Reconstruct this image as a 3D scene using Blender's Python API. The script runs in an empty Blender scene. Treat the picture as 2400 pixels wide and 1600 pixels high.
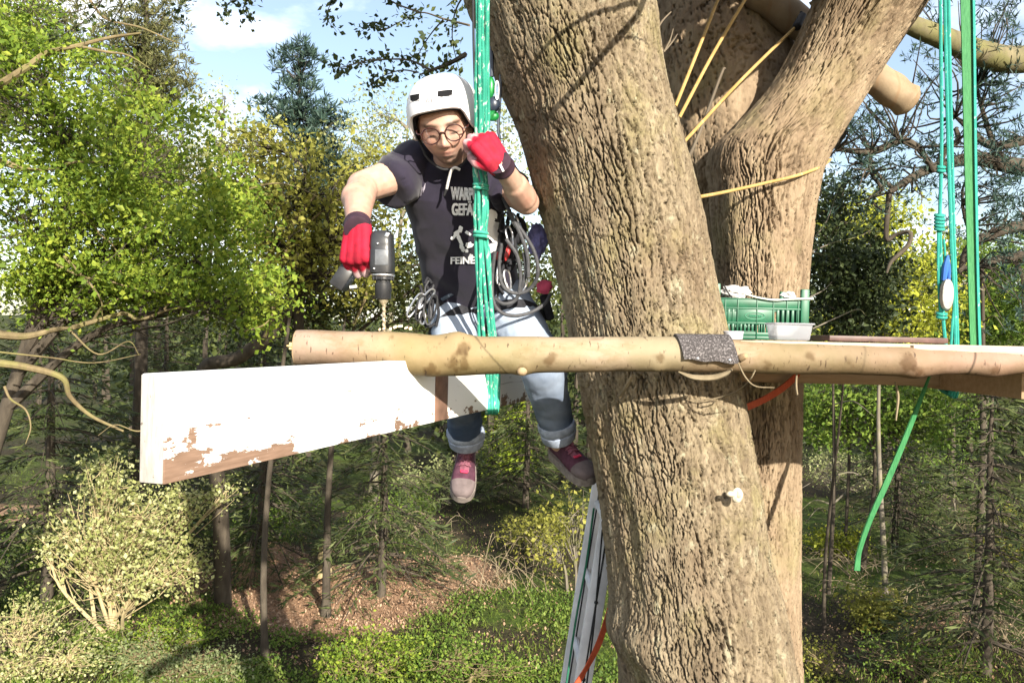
import bpy, bmesh, math, random
import numpy as np
from mathutils import Vector, Matrix
from mathutils.bvhtree import BVHTree
scene = bpy.context.scene
COL = scene.collection
R = math.radians
rng = np.random.default_rng(7)
random.seed(7)

# ---------------------------------------------------------------- camera
F = 2000.0                      # focal length in pixels of the 2400 px wide frame
EYE = Vector((0, 0, 5.0))
cam = bpy.data.cameras.new('camera')
cam.sensor_width = 36.0
cam.lens = 36.0 * F / 2400.0
cam.clip_start = 0.05
cam.clip_end = 1500
camo = bpy.data.objects.new('camera', cam)
CROT = Matrix.Rotation(R(90 - 0.56), 3, 'X') @ Matrix.Rotation(R(1.31), 3, 'Z')
camo.matrix_world = Matrix.Translation(EYE) @ CROT.to_4x4()
COL.objects.link(camo)
scene.camera = camo

# ---------------------------------------------------------------- sky, sun, exposure
SUN_AZ, SUN_EL = 23.0, 22.5     # azimuth to the right of straight behind the camera
S = Vector((math.sin(R(SUN_AZ)) * math.cos(R(SUN_EL)), -math.cos(R(SUN_AZ)) * math.cos(R(SUN_EL)), math.sin(R(SUN_EL))))
world = bpy.data.worlds.new('World')
scene.world = world
world.use_nodes = True
wn = world.node_tree
wn.nodes.clear()
w_out = wn.nodes.new('ShaderNodeOutputWorld')
w_bg = wn.nodes.new('ShaderNodeBackground')
w_sky = wn.nodes.new('ShaderNodeTexSky')
w_sky.sky_type = 'NISHITA'
w_sky.sun_disc = False
w_sky.sun_elevation = R(SUN_EL)
w_sky.sun_rotation = math.atan2(S.x, S.y)
w_sky.air_density = 1.0
w_sky.dust_density = 0.8
w_sky.ozone_density = 0.8
w_tc = wn.nodes.new('ShaderNodeTexCoord')
w_map = wn.nodes.new('ShaderNodeMapping')
w_map.inputs['Scale'].default_value = (1.0, 1.0, 2.2)
w_map.inputs['Location'].default_value = (0.35, 0.1, 0.2)
w_nz = wn.nodes.new('ShaderNodeTexNoise')
w_nz.inputs['Scale'].default_value = 3.2
w_nz.inputs['Detail'].default_value = 7
w_nz.inputs['Roughness'].default_value = 0.55
w_rp = wn.nodes.new('ShaderNodeValToRGB')
w_rp.color_ramp.elements[0].position = 0.47
w_rp.color_ramp.elements[0].color = (0.07, 0.07, 0.07, 1)
w_rp.color_ramp.elements[1].position = 0.70
w_rp.color_ramp.elements[1].color = (1, 1, 1, 1)
w_mix = wn.nodes.new('ShaderNodeMix')
w_mix.data_type = 'RGBA'
w_mix.inputs[7].default_value = (11.0, 11.1, 11.5, 1)     # sunlit cloud, in the sky's own units
wn.links.new(w_tc.outputs['Generated'], w_map.inputs['Vector'])
wn.links.new(w_map.outputs['Vector'], w_nz.inputs['Vector'])
wn.links.new(w_nz.outputs['Fac'], w_rp.inputs['Fac'])
wn.links.new(w_rp.outputs['Color'], w_mix.inputs[0])
wn.links.new(w_sky.outputs['Color'], w_mix.inputs[6])
wn.links.new(w_mix.outputs[2], w_bg.inputs['Color'])
w_bg.inputs['Strength'].default_value = 0.088
wn.links.new(w_bg.outputs['Background'], w_out.inputs['Surface'])

sun = bpy.data.lights.new('sun', 'SUN')
sun.energy = 5.0
sun.angle = R(0.5)
sun.color = (1.0, 0.93, 0.80)
suno = bpy.data.objects.new('sun', sun)
suno.rotation_mode = 'QUATERNION'
suno.rotation_quaternion = S.to_track_quat('Z', 'Y')
COL.objects.link(suno)
scene.view_settings.view_transform = 'Standard'
scene.view_settings.look = 'None'
scene.view_settings.gamma = 1.0
scene.view_settings.use_curve_mapping = False
scene.view_settings.exposure = 1.32
scene.cycles.max_bounces = 6
scene.cycles.diffuse_bounces = 2
scene.cycles.transmission_bounces = 4
scene.cycles.transparent_max_bounces = 6
scene.cycles.use_denoising = True

def P(px, py, D):
    """the point at depth D (metres along +Y) seen at pixel (px, py) of the 2400 x 1600 photograph"""
    d = CROT @ Vector(((px - 1200) / F, (800 - py) / F, -1))
    return EYE + d * (D / d.y)
def PX(n, D): return n * D / F

# ---------------------------------------------------------------- numpy noise
def _h(ix, iy, iz, s):
    h = (ix.astype(np.int64) * 374761393 + iy.astype(np.int64) * 668265263 + iz.astype(np.int64) * 2147483647 + s * 1274126177) & 0xffffffff
    h = ((h ^ (h >> 13)) * 1274126177) & 0xffffffff
    h = ((h ^ (h >> 16)) * 2246822519) & 0xffffffff
    return ((h ^ (h >> 15)) & 0xffffff) / float(0xffffff)
def vnoise(x, y, z, s=0):
    x, y, z = np.broadcast_arrays(np.asarray(x, float), np.asarray(y, float), np.asarray(z, float))
    ix, iy, iz = np.floor(x), np.floor(y), np.floor(z)
    fx, fy, fz = x - ix, y - iy, z - iz
    fx, fy, fz = [t * t * (3 - 2 * t) for t in (fx, fy, fz)]
    r = 0
    for a in (0, 1):
        for b in (0, 1):
            for c in (0, 1):
                r = r + _h(ix + a, iy + b, iz + c, s) * (fx if a else 1 - fx) * (fy if b else 1 - fy) * (fz if c else 1 - fz)
    return r * 2 - 1
def fbm(x, y, z, o=4, s=0):
    r, a, f = 0, 0.5, 1.0
    for k in range(o):
        r = r + a * vnoise(np.asarray(x) * f, np.asarray(y) * f, np.asarray(z) * f, s + k * 17)
        a *= 0.5; f *= 2.03
    return r
def voro(u, v, s=0):
    iu, iv = np.floor(u), np.floor(v)
    f1 = np.full(u.shape, 9.0); f2 = np.full(u.shape, 9.0); cid = np.zeros(u.shape)
    for a in (-1, 0, 1):
        for b in (-1, 0, 1):
            cu, cv = iu + a, iv + b
            z0 = np.zeros_like(cu)
            d = np.hypot(cu + _h(cu, cv, z0, s) - u, cv + _h(cu, cv, z0, s + 5) - v)
            idd = _h(cu, cv, z0, s + 9)
            n = d < f1
            f2 = np.where(n, f1, np.minimum(f2, d))
            cid = np.where(n, idd, cid)
            f1 = np.where(n, d, f1)
    return f1, f2, cid
def sstep(a, b, x):
    t = np.clip((x - a) / (b - a), 0, 1)
    return t * t * (3 - 2 * t)

# ---------------------------------------------------------------- mesh helpers
def mesh_np(name, V, Fq, smooth=True, tris=False):
    V = np.asarray(V, dtype=np.float32); Fq = np.asarray(Fq, dtype=np.int32)
    me = bpy.data.meshes.new(name)
    k = Fq.shape[1]
    me.vertices.add(len(V)); me.vertices.foreach_set('co', V.ravel())
    me.loops.add(Fq.size); me.loops.foreach_set('vertex_index', Fq.ravel())
    me.polygons.add(len(Fq))
    me.polygons.foreach_set('loop_start', np.arange(0, Fq.size, k, dtype=np.int32))
    me.polygons.foreach_set('use_smooth', np.full(len(Fq), smooth))
    me.update(calc_edges=True)
    return me
def link(name, me, m=None, parent=None):
    o = bpy.data.objects.new(name, me)
    COL.objects.link(o)
    if m is not None and me is not None:
        if len(me.materials) == 0: me.materials.append(m)
    if parent is not None:
        o.parent = parent
    return o
def tag(o, label=None, cat=None, group=None, kind=None):
    if label: o['label'] = label
    if cat: o['category'] = cat
    if group: o['group'] = group
    if kind: o['kind'] = kind
    return o
def thing(name, label, cat, loc=(0, 0, 0), group=None):
    o = bpy.data.objects.new(name, None)
    COL.objects.link(o)
    o.location = loc
    o.empty_display_size = 0.1
    return tag(o, label, cat, group)

def catmull(pts, n=6):
    pts = [np.asarray(p, float) for p in pts]
    if len(pts) < 3: 
        return [pts[0] + (pts[1] - pts[0]) * t for t in np.linspace(0, 1, n + 1)]
    out = []
    q = [2 * pts[0] - pts[1]] + pts + [2 * pts[-1] - pts[-2]]
    for i in range(1, len(q) - 2):
        a, b, c, d = q[i - 1], q[i], q[i + 1], q[i + 2]
        for t in np.linspace(0, 1, n, endpoint=False):
            out.append(0.5 * (2 * b + (c - a) * t + (2 * a - 5 * b + 4 * c - d) * t * t + (3 * b - a - 3 * c + d) * t ** 3))
    out.append(pts[-1])
    return out

class MB:
    """collects shapes and links them as ONE mesh object"""
    def __init__(s): s.v = []; s.f = []; s.mi = []; s.cur = 0
    def add(s, V, Fs):
        b = len(s.v)
        s.v.extend([tuple(map(float, p)) for p in V])
        for f in Fs: s.f.append(tuple(i + b for i in f)); s.mi.append(s.cur)
    def box(s, c, sx, sy, sz, M=None, bev=0.0):
        bm = bmesh.new()
        bmesh.ops.create_cube(bm, size=1.0)
        bmesh.ops.scale(bm, vec=(sx, sy, sz), verts=bm.verts)
        if bev > 0: bmesh.ops.bevel(bm, geom=list(bm.edges), offset=bev, segments=2, profile=0.5, affect='EDGES', clamp_overlap=True)
        T = (Matrix.Translation(Vector(c)) @ (M.to_4x4() if M is not None else Matrix.Identity(4)))
        bm.verts.index_update()
        s.add([T @ v.co for v in bm.verts], [[v.index for v in f.verts] for f in bm.faces]); bm.free()
    def tube(s, pts, rad, n=8, cap=True, closed=False, flat=None, nrm=None):
        pts = [Vector(p) for p in pts]
        m = len(pts)
        if not hasattr(rad, '__len__'): rad = [rad] * m
        tang = []
        for i in range(m):
            if closed: t = pts[(i + 1) % m] - pts[(i - 1) % m]
            else: t = pts[min(i + 1, m - 1)] - pts[max(i - 1, 0)]
            tang.append(t.normalized() if t.length > 1e-9 else Vector((0, 0, 1)))
        ref = Vector(nrm) if nrm is not None else (Vector((0, 0, 1)) if abs(tang[0].z) < 0.9 else Vector((1, 0, 0)))
        u = (ref - tang[0] * ref.dot(tang[0])).normalized()
        V = []
        for i in range(m):
            u = (u - tang[i] * u.dot(tang[i])).normalized()
            w = tang[i].cross(u)
            for k in range(n):
                a = 2 * math.pi * k / n
                if flat: V.append(pts[i] + u * (math.cos(a) * rad[i]) + w * (math.sin(a) * rad[i] * flat))
                else: V.append(pts[i] + u * (math.cos(a) * rad[i]) + w * (math.sin(a) * rad[i]))
        Fs = []
        for i in range(m if closed else m - 1):
            j = (i + 1) % m
            for k in range(n):
                k2 = (k + 1) % n
                Fs.append((i * n + k, i * n + k2, j * n + k2, j * n + k))
        if cap and not closed:
            Fs.append(tuple(range(n - 1, -1, -1))); Fs.append(tuple((m - 1) * n + k for k in range(n)))
        s.add(V, Fs)
    def curve(s, pts, rad, n=8, sub=6, **kw):
        if hasattr(rad, '__len__'):
            q = catmull([tuple(p) + (r,) for p, r in zip(pts, rad)], sub)
            s.tube([p[:3] for p in q], [max(p[3], 1e-4) for p in q], n, **kw)
        else: s.tube([tuple(p) for p in catmull(pts, sub)], rad, n, **kw)
    def cap(s, a, b, ra, rb, n=16):
        """a tapered capsule"""
        a, b = Vector(a), Vector(b)
        d = (b - a); L = d.length; d = d.normalized() if L > 1e-9 else Vector((0, 0, 1))
        pts, rr = [], []
        for t in np.linspace(-0.999, 0, 6): pts.append(a + d * ra * t); rr.append(ra * math.sqrt(max(1 - t * t, 0)) + 1e-4)
        for t in np.linspace(0, 0.999, 6): pts.append(b + d * rb * t); rr.append(rb * math.sqrt(max(1 - t * t, 0)) + 1e-4)
        s.tube(pts, rr, n)
    def ell(s, c, rx, ry, rz, M=None, nu=24, nv=14):
        M = M if M is not None else Matrix.Identity(3)
        c = Vector(c); V = []; Fs = []
        for j in range(nv + 1):
            ph = -math.pi / 2 + math.pi * j / nv
            for i in range(nu):
                th = 2 * math.pi * i / nu
                V.append(c + M @ Vector((rx * math.cos(ph) * math.cos(th), ry * math.cos(ph) * math.sin(th), rz * math.sin(ph))))
        for j in range(nv):
            for i in range(nu):
                i2 = (i + 1) % nu
                Fs.append((j * nu + i, j * nu + i2, (j + 1) * nu + i2, (j + 1) * nu + i))
        s.add(V, Fs)
    def loft(s, rings, cap=True):
        n = len(rings[0]); V = [p for r in rings for p in r]; Fs = []
        for i in range(len(rings) - 1):
            for k in range(n):
                k2 = (k + 1) % n
                Fs.append((i * n + k, i * n + k2, (i + 1) * n + k2, (i + 1) * n + k))
        if cap: Fs.append(tuple(range(n - 1, -1, -1))); Fs.append(tuple((len(rings) - 1) * n + k for k in range(n)))
        s.add(V, Fs)
    def mesh(s, name, smooth=True):
        me = bpy.data.meshes.new(name)
        me.from_pydata(s.v, [], s.f)
        me.polygons.foreach_set('use_smooth', np.full(len(s.f), smooth))
        if any(s.mi): me.polygons.foreach_set('material_index', np.array(s.mi, dtype=np.int32))
        bm = bmesh.new(); bm.from_mesh(me); bmesh.ops.recalc_face_normals(bm, faces=bm.faces); bm.to_mesh(me); bm.free()
        me.update()
        return me
    def build(s, name, m, parent=None, smooth=True, loc=None):
        """loc: the thing's origin - vertices are given in world space and stored relative to it"""
        org = Vector(loc) if loc is not None else (world_loc(parent) if parent is not None else Vector((0, 0, 0)))
        s.v = [(p[0] - org.x, p[1] - org.y, p[2] - org.z) for p in s.v]
        o = link(name, s.mesh(name, smooth), m if not isinstance(m, (list, tuple)) else m[0], parent)
        if isinstance(m, (list, tuple)):
            for x in m[1:]: o.data.materials.append(x)
        if parent is None and loc is not None: o.location = loc
        if smooth: sharp(o.data)
        return o
def world_loc(o):
    v = Vector((0, 0, 0))
    while o is not None: v += Vector(o.location); o = o.parent
    return v
def sharp(me, ang=40):
    try: me.set_sharp_from_angle(angle=R(ang))
    except Exception: pass
def shift(o, V):
    """world-space vertex array -> relative to object o"""
    return np.asarray(V, float) - np.array(world_loc(o)) if o is not None else np.asarray(V, float)
def voxel(mb, size, smooth=3):
    """one continuous skin round all shapes in mb; returns a mesh in world space"""
    me = mb.mesh('tmp'); ob = bpy.data.objects.new('tmp', me); COL.objects.link(ob)
    m = ob.modifiers.new('r', 'REMESH'); m.mode = 'VOXEL'; m.voxel_size = size; m.use_smooth_shade = True
    if smooth:
        sm = ob.modifiers.new('s', 'SMOOTH'); sm.factor = 0.5; sm.iterations = smooth
    dg = bpy.context.evaluated_depsgraph_get(); dg.update()
    out = bpy.data.meshes.new_from_object(ob.evaluated_get(dg))
    bpy.data.objects.remove(ob); bpy.data.meshes.remove(me)
    out.polygons.foreach_set('use_smooth', np.full(len(out.polygons), True))
    return out
def getv(me):
    a = np.empty(len(me.vertices) * 3, dtype=np.float32); me.vertices.foreach_get('co', a); return a.reshape(-1, 3).astype(float)
def getn(me):
    a = np.empty(len(me.vertices) * 3, dtype=np.float32); me.vertices.foreach_get('normal', a); return a.reshape(-1, 3).astype(float)
def setv(me, V): me.vertices.foreach_set('co', np.asarray(V, dtype=np.float32).ravel()); me.update()
def vcol(me, C, name='tint'):
    at = me.color_attributes.new(name, 'FLOAT_COLOR', 'POINT')
    C4 = np.ones((len(me.vertices), 4), dtype=np.float32); C4[:, :3] = C
    at.data.foreach_set('color', C4.ravel())

# ---------------------------------------------------------------- materials
class NT:
    def __init__(s, name):
        s.m = bpy.data.materials.new(name); s.m.use_nodes = True; s.t = s.m.node_tree
        s.b = s.t.nodes['Principled BSDF']; s.o = s.t.nodes['Material Output']
    def n(s, typ, **kw):
        x = s.t.nodes.new(typ)
        for k, v in kw.items():
            if k.startswith('i_'): x.inputs[k[2:].replace('_', ' ')].default_value = v
            else: setattr(x, k, v)
        return x
    def l(s, a, b): s.t.links.new(a, b)
    def coord(s, scale=(1, 1, 1), loc=(0, 0, 0), rot=(0, 0, 0), out='Object'):
        tc = s.n('ShaderNodeTexCoord'); mp = s.n('ShaderNodeMapping')
        mp.inputs['Scale'].default_value = scale; mp.inputs['Location'].default_value = loc; mp.inputs['Rotation'].default_value = rot
        s.l(tc.outputs[out], mp.inputs['Vector']); return mp.outputs['Vector']
    def noise(s, vec, scale, detail=4, rough=0.55, dist=0.0):
        x = s.n('ShaderNodeTexNoise'); s.l(vec, x.inputs['Vector'])
        x.inputs['Scale'].default_value = scale; x.inputs['Detail'].default_value = detail
        x.inputs['Roughness'].default_value = rough; x.inputs['Distortion'].default_value = dist
        return x.outputs['Fac']
    def ramp(s, fac, stops, interp='LINEAR'):
        x = s.n('ShaderNodeValToRGB'); r = x.color_ramp; r.interpolation = interp
        while len(r.elements) < len(stops): r.elements.new(0.5)
        for e, (p, c) in zip(r.elements, stops):
            e.position = p; e.color = tuple(c) + (1,) if hasattr(c, '__len__') else (c, c, c, 1)
        s.l(fac, x.inputs['Fac']); return x.outputs['Color']
    def mix(s, fac, a, b, mode='MIX'):
        x = s.n('ShaderNodeMix'); x.data_type = 'RGBA'; x.blend_type = mode
        for val, i in ((fac, 0), (a, 6), (b, 7)):
            if hasattr(val, 'is_output'): s.l(val, x.inputs[i])
            elif i == 0: x.inputs[0].default_value = val
            else: x.inputs[i].default_value = tuple(val) + (1,)
        return x.outputs[2]
    def math(s, op, a, b=0.0):
        x = s.n('ShaderNodeMath'); x.operation = op
        for i, val in enumerate((a, b)):
            if hasattr(val, 'is_output'): s.l(val, x.inputs[i])
            else: x.inputs[i].default_value = val
        return x.outputs[0]
    def bump(s, h, strength=0.5, dist=0.01):
        x = s.n('ShaderNodeBump'); x.inputs['Strength'].default_value = strength; x.inputs['Distance'].default_value = dist
        s.l(h, x.inputs['Height']); s.l(x.outputs['Normal'], s.b.inputs['Normal'])
    def base(s, c, rough=0.6, spec=0.3, metal=0.0):
        if hasattr(c, 'is_output'): s.l(c, s.b.inputs['Base Color'])
        else: s.b.inputs['Base Color'].default_value = tuple(c) + (1,)
        s.b.inputs['Roughness'].default_value = rough
        s.b.inputs['Specular IOR Level'].default_value = spec
        s.b.inputs['Metallic'].default_value = metal
        return s
def plain(name, c, rough=0.5, spec=0.4, metal=0.0, var=0.15, scale=30, bump=0.0, bscale=200, bdist=0.001):
    t = NT(name); v = t.coord()
    nz = t.noise(v, scale, 4)
    lo = tuple(max(x * (1 - var), 0) for x in c); hi = tuple(min(x * (1 + var), 1) for x in c)
    t.base(t.ramp(nz, [(0.3, lo), (0.7, hi)]), rough, spec, metal)
    if bump: t.bump(t.noise(v, bscale, 3), bump, bdist)
    return t.m
def leafmat(name, cols, trans=0.4, rough=0.55):
    """leaf colour varies from leaf to leaf and from clump to clump"""
    t = NT(name)
    g = t.n('ShaderNodeNewGeometry')
    v = t.coord(out='Object')
    nz = t.noise(v, 1.1, 3)
    f = t.math('ADD', t.math('MULTIPLY', g.outputs['Random Per Island'], 0.55), t.math('MULTIPLY', nz, 0.55))
    k = len(cols)
    c = t.ramp(f, [(0.15 + 0.75 * i / max(k - 1, 1), cc) for i, cc in enumerate(cols)])
    t.base(c, rough, 0.25)
    tr = t.n('ShaderNodeBsdfTranslucent'); t.l(c, tr.inputs['Color'])
    mx = t.n('ShaderNodeMixShader'); mx.inputs[0].default_value = trans
    t.l(t.b.outputs[0], mx.inputs[1]); t.l(tr.outputs[0], mx.inputs[2]); t.l(mx.outputs[0], t.o.inputs['Surface'])
    return t.m
def barkmat(name, stops, moss=None, mossamt=0.5, scale=9, bump=0.6, bscale=45, bdist=0.006, stretch=0.25):
    t = NT(name); v = t.coord(scale=(1, 1, stretch)); v2 = t.coord()
    c = t.ramp(t.noise(v, scale, 6, 0.62), stops)
    if moss:
        mk = t.ramp(t.noise(v2, 3.3, 5, 0.6), [(0.60 - 0.2 * mossamt, 0.0), (0.72 - 0.2 * mossamt, 1.0)])
        c = t.mix(t.math('MULTIPLY', mk, 0.6), c, moss)
    t.base(c, 0.9, 0.15)
    t.bump(t.noise(v, bscale, 5, 0.65), bump, bdist)
    return t.m
# ================================================================ GROUND
def gh(x, y):
    x = np.asarray(x, float); y = np.asarray(y, float)
    far = np.clip((np.hypot(x, y) - 45) / 120, 0, 1)
    return 0.22 * fbm(x / 6.0, y / 6.0, 3.1, 4, 3) + 7.0 * far ** 1.5 * (1 + 0.3 * vnoise(x / 60, y / 60, 0.5, 8))
def ghp(x, y): return float(gh(np.array([x]), np.array([y]))[0])
def ground_pt(px, py):
    """where the pixel's ray meets the ground"""
    d = CROT @ Vector(((px - 1200) / F, (800 - py) / F, -1))
    t = 5.0 / max(-d.z, 1e-3)
    for _ in range(6):
        p = EYE + d * t; t = (5.0 - ghp(p.x, p.y)) / max(-d.z, 1e-3)
    p = EYE + d * t
    return Vector((p.x, p.y, ghp(p.x, p.y)))
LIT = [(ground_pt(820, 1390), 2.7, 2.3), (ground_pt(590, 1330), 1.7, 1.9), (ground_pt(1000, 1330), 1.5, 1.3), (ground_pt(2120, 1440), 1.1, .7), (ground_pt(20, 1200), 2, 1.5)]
def axis(lo, hi, f0, f1, fine, coarse):
    a = list(np.arange(f0, f1, fine)); st = fine; x = f1
    while x < hi: a.append(x); st = min(st * 1.22, coarse); x += st
    a.append(hi); st = fine; x = f0; b = []
    while x > lo: b.append(x); st = min(st * 1.22, coarse); x -= st
    b.append(lo)
    return np.array(sorted(set(b[1:] + a)))
gx = axis(-420, 420, -11, 11, 0.14, 25); gy = axis(-60, 700, 9, 30, 0.14, 25)
X, Y = np.meshgrid(gx, gy)
Z = gh(X, Y) + 0.03 * fbm(X * 2.2, Y * 2.2, 0.7, 3, 21)
nx, ny = len(gx), len(gy)
V = np.stack([X.ravel(), Y.ravel(), Z.ravel()], 1)
ii, jj = np.meshgrid(np.arange(nx - 1), np.arange(ny - 1))
q = (jj * nx + ii).ravel()
me = mesh_np('ground', V, np.stack([q, q + 1, q + nx + 1, q + nx], 1))
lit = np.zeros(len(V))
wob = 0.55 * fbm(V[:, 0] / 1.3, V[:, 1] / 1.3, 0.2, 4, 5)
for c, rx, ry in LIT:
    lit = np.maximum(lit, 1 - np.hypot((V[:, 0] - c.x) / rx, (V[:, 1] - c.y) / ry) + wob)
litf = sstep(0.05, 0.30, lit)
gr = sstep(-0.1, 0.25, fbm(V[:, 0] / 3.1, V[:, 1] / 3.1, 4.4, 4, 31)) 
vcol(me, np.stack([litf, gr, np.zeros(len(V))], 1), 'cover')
t = NT('forest_floor'); v = t.coord()
at = t.n('ShaderNodeAttribute', attribute_name='cover'); sp = t.n('ShaderNodeSeparateColor'); t.l(at.outputs['Color'], sp.inputs[0])
fine = t.noise(v, 14, 6, 0.7); mid = t.noise(v, 2.3, 5, 0.6)
soil = t.ramp(fine, [(0.3, (0.018, 0.015, 0.010)), (0.55, (0.045, 0.036, 0.022)), (0.75, (0.085, 0.066, 0.038))])
grass = t.ramp(fine, [(0.28, (0.022, 0.038, 0.008)), (0.5, (0.060, 0.092, 0.016)), (0.72, (0.120, 0.165, 0.034))])
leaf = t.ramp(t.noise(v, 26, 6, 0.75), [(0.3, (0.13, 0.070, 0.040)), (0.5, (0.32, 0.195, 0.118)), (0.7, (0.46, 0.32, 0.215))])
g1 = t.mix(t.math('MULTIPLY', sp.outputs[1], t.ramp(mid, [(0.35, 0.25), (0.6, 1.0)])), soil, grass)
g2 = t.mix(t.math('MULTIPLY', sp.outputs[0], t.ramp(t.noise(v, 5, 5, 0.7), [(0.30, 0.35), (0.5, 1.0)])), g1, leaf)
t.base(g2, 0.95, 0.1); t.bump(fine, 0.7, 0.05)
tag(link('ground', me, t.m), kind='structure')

# ================================================================ THE OAK
def bark_disp(u, v, w=0.030, h=0.135, depth=0.016, s=0):
    """furrowed oak bark: flat rough plates parted by thin, mostly upright, meandering cracks (u round the trunk, v along it; metres, a grid)"""
    gu_, gv_ = np.maximum(np.gradient(u, axis=1), 1e-6), np.maximum(np.gradient(v, axis=0), 1e-6)
    def cracks(w_, h_, wid, sd, j):
        a = u + j * w_ * (.9 * fbm(u / w_ * .45, v / h_ * .9, .3 + sd, 3, sd + 1) + .34 * fbm(u / w_ * 1.6, v / h_ * 5.5, 1.3, 3, sd + 2))
        b = v + .5 * h_ * fbm(u / w_ * .5, v / h_ * .5, 5.1, 2, sd + 3)
        f1, f2, cid = voro(a / w_, b / h_, sd); e = f2 - f1
        du, dv_ = np.gradient(e, axis=1) / gu_, np.gradient(e, axis=0) / gv_; L = np.maximum(np.hypot(du, dv_), .35 / w_)
        orient = sstep(.45, .92, np.abs(du) / L)
        return (1 - sstep(.30, 1.0, e / L / np.maximum(wid, .0005))) * (.22 + .78 * orient), cid
    wmod = 1 + 1.2 * fbm(u * 22, v * 10, 4.4, 3, s + 8)
    c1, cid = cracks(w, h, .0033 * wmod, s, 1.5)
    c2, c2id = cracks(w * .52, h * .55, .0021 * np.clip(wmod - .10, 0, 3), s + 50, 1.3)
    c3, _ = cracks(w * .27, h * .22, .0012 * np.clip(wmod - .2, 0, 3), s + 90, 1.2)
    crack = np.maximum(np.maximum(c1, .66 * c2), .36 * c3)
    plate = .45 * (cid - .5) + .25 * (c2id - .5) + .50 * fbm(u / w * .9, v / h * 1.6, 2.2, 4, s + 6) + .30 * fbm(u * 95, v * 60, 8.2, 2, s + 7)
    return depth * (-crack + .22 * plate), crack

def stem(name, rows, mat, parent, ell=1.15, rot=0.0, nfront=345, nback=30, dv=0.0043, vis=(-1.12, 1.15), bw=0.027, bh=0.16, bd=0.029, seed=0, knots=()):
    """rows: (centre x, half width, y, z) up the stem; horizontal rings, dense where the camera looks"""
    rows = sorted(rows, key=lambda r: r[3])
    A = np.array(rows)
    zs = [A[0, 3]]
    while zs[-1] < A[-1, 3] - 1e-6:
        z = zs[-1] - 5.0
        zs.append(min(zs[-1] + (dv if vis[0] < z < vis[1] else 0.06), A[-1, 3]))
    zs = np.array(zs)
    # smooth (monotone-ish) interpolation by catmull on fine param
    cm = np.array(catmull([tuple(r) for r in rows], 12))
    o = np.argsort(cm[:, 3]); cm = cm[o]
    cx = np.interp(zs, cm[:, 3], cm[:, 0]); hw = np.interp(zs, cm[:, 3], cm[:, 1]); cy = np.interp(zs, cm[:, 3], cm[:, 2])
    ang = np.concatenate([np.linspace(-math.pi * 1.06, 0.06 * math.pi, nfront, endpoint=False), np.linspace(0.06 * math.pi, math.pi * 0.94, nback, endpoint=False)])
    px_, py_ = np.cos(ang), ell * np.sin(ang)
    ex = np.sign(px_) * np.abs(px_) ** 0.9; ey = np.sign(py_) * np.abs(py_) ** 0.9
    rx = ex * math.cos(rot) - ey * math.sin(rot); ry = ex * math.sin(rot) + ey * math.cos(rot)
    k = np.abs(rx).max(); rx, ry = rx / k, ry / k
    seg = np.hypot(np.diff(np.append(rx, rx[0])), np.diff(np.append(ry, ry[0])))
    arc = np.concatenate([[0], np.cumsum(seg)[:-1]])
    tx = np.gradient(np.append(np.append(rx[-1], rx), rx[0]))[1:-1]; ty = np.gradient(np.append(np.append(ry[-1], ry), ry[0]))[1:-1]
    L = np.hypot(tx, ty); nxn, nyn = ty / L, -tx / L
    U = arc[None, :] * hw.mean() + 0 * zs[:, None]
    Vv = zs[:, None] + 0 * arc[None, :]
    Ul = U + 0.0 * Vv
    lump = 0.035 * hw[:, None] * fbm(rx[None, :] * 1.6 + 3, ry[None, :] * 1.6, zs[:, None] * 1.1, 3, seed + 40) * 3
    d, crack = bark_disp(Ul, Vv, bw, bh, bd, seed)
    for (kx, kz, kr, ka) in knots:          # burrs: position by centre offset (in half widths) and height
        dd = np.hypot((rx[None, :] - kx) * hw[:, None], zs[:, None] - kz) + np.where(ry[None, :] > 0.2, 9, 0)
        lump = lump + ka * np.exp(-(dd / kr) ** 2)
    d = d + lump
    Xm = cx[:, None] + hw[:, None] * rx[None, :] + d * nxn[None, :]
    Ym = cy[:, None] + hw[:, None] * ry[None, :] + d * nyn[None, :]
    nU = len(ang); nV = len(zs)
    Vt = np.stack([Xm.ravel(), Ym.ravel(), Vv.ravel()], 1)
    i, j = np.meshgrid(np.arange(nU), np.arange(nV - 1))
    a = (j * nU + i).ravel(); b = (j * nU + (i + 1) % nU).ravel()
    me = mesh_np(name, shift(parent, Vt), np.stack([a, b, b + nU, a + nU], 1))
    ob = link(name, me, mat, parent)
    return ob, (cx, cy, hw, zs)
def rows_px(L):
    out = []
    for (y, l, r, D) in L:
        a, b = P(l, y, D), P(r, y, D)
        out.append(((a.x + b.x) / 2, (b.x - a.x) / 2, D, (a.z + b.z) / 2))
    return out

t = NT('oak_bark'); v = t.coord(scale=(1, 1, 0.3)); v2 = t.coord()
c = t.ramp(t.noise(v, 17, 7, 0.66), [(0.28, (0.150, 0.113, 0.072)), (0.48, (0.268, 0.212, 0.137)), (0.68, (0.365, 0.298, 0.203))])
c = t.mix(t.ramp(t.noise(v2, 5.5, 5, 0.65), [(0.50, 0.0), (0.66, 0.6)]), c, (0.27, 0.235, 0.105))
c = t.mix(t.ramp(t.noise(v2, 2.1, 4, 0.6), [(0.50, 0.0), (0.64, 0.65)]), c, (0.205, 0.142, 0.092))
c = t.mix(t.ramp(t.noise(t.coord(scale=(1, 1, .16)), 6.5, 5, .6), [(.52, 0.0), (.66, .6)]), c, (.165, .122, .082))
c = t.mix(t.ramp(t.noise(t.coord(scale=(1, 1, .45)), 75, 5, .7), [(.38, .55), (.6, 0.0)]), c, (.11, .080, .055))
c = t.mix(t.ramp(t.noise(t.coord(scale=(1, 1, .6)), 24, 4, .6), [(.60, 0.0), (.68, .55)]), c, (.42, .39, .27))
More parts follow.
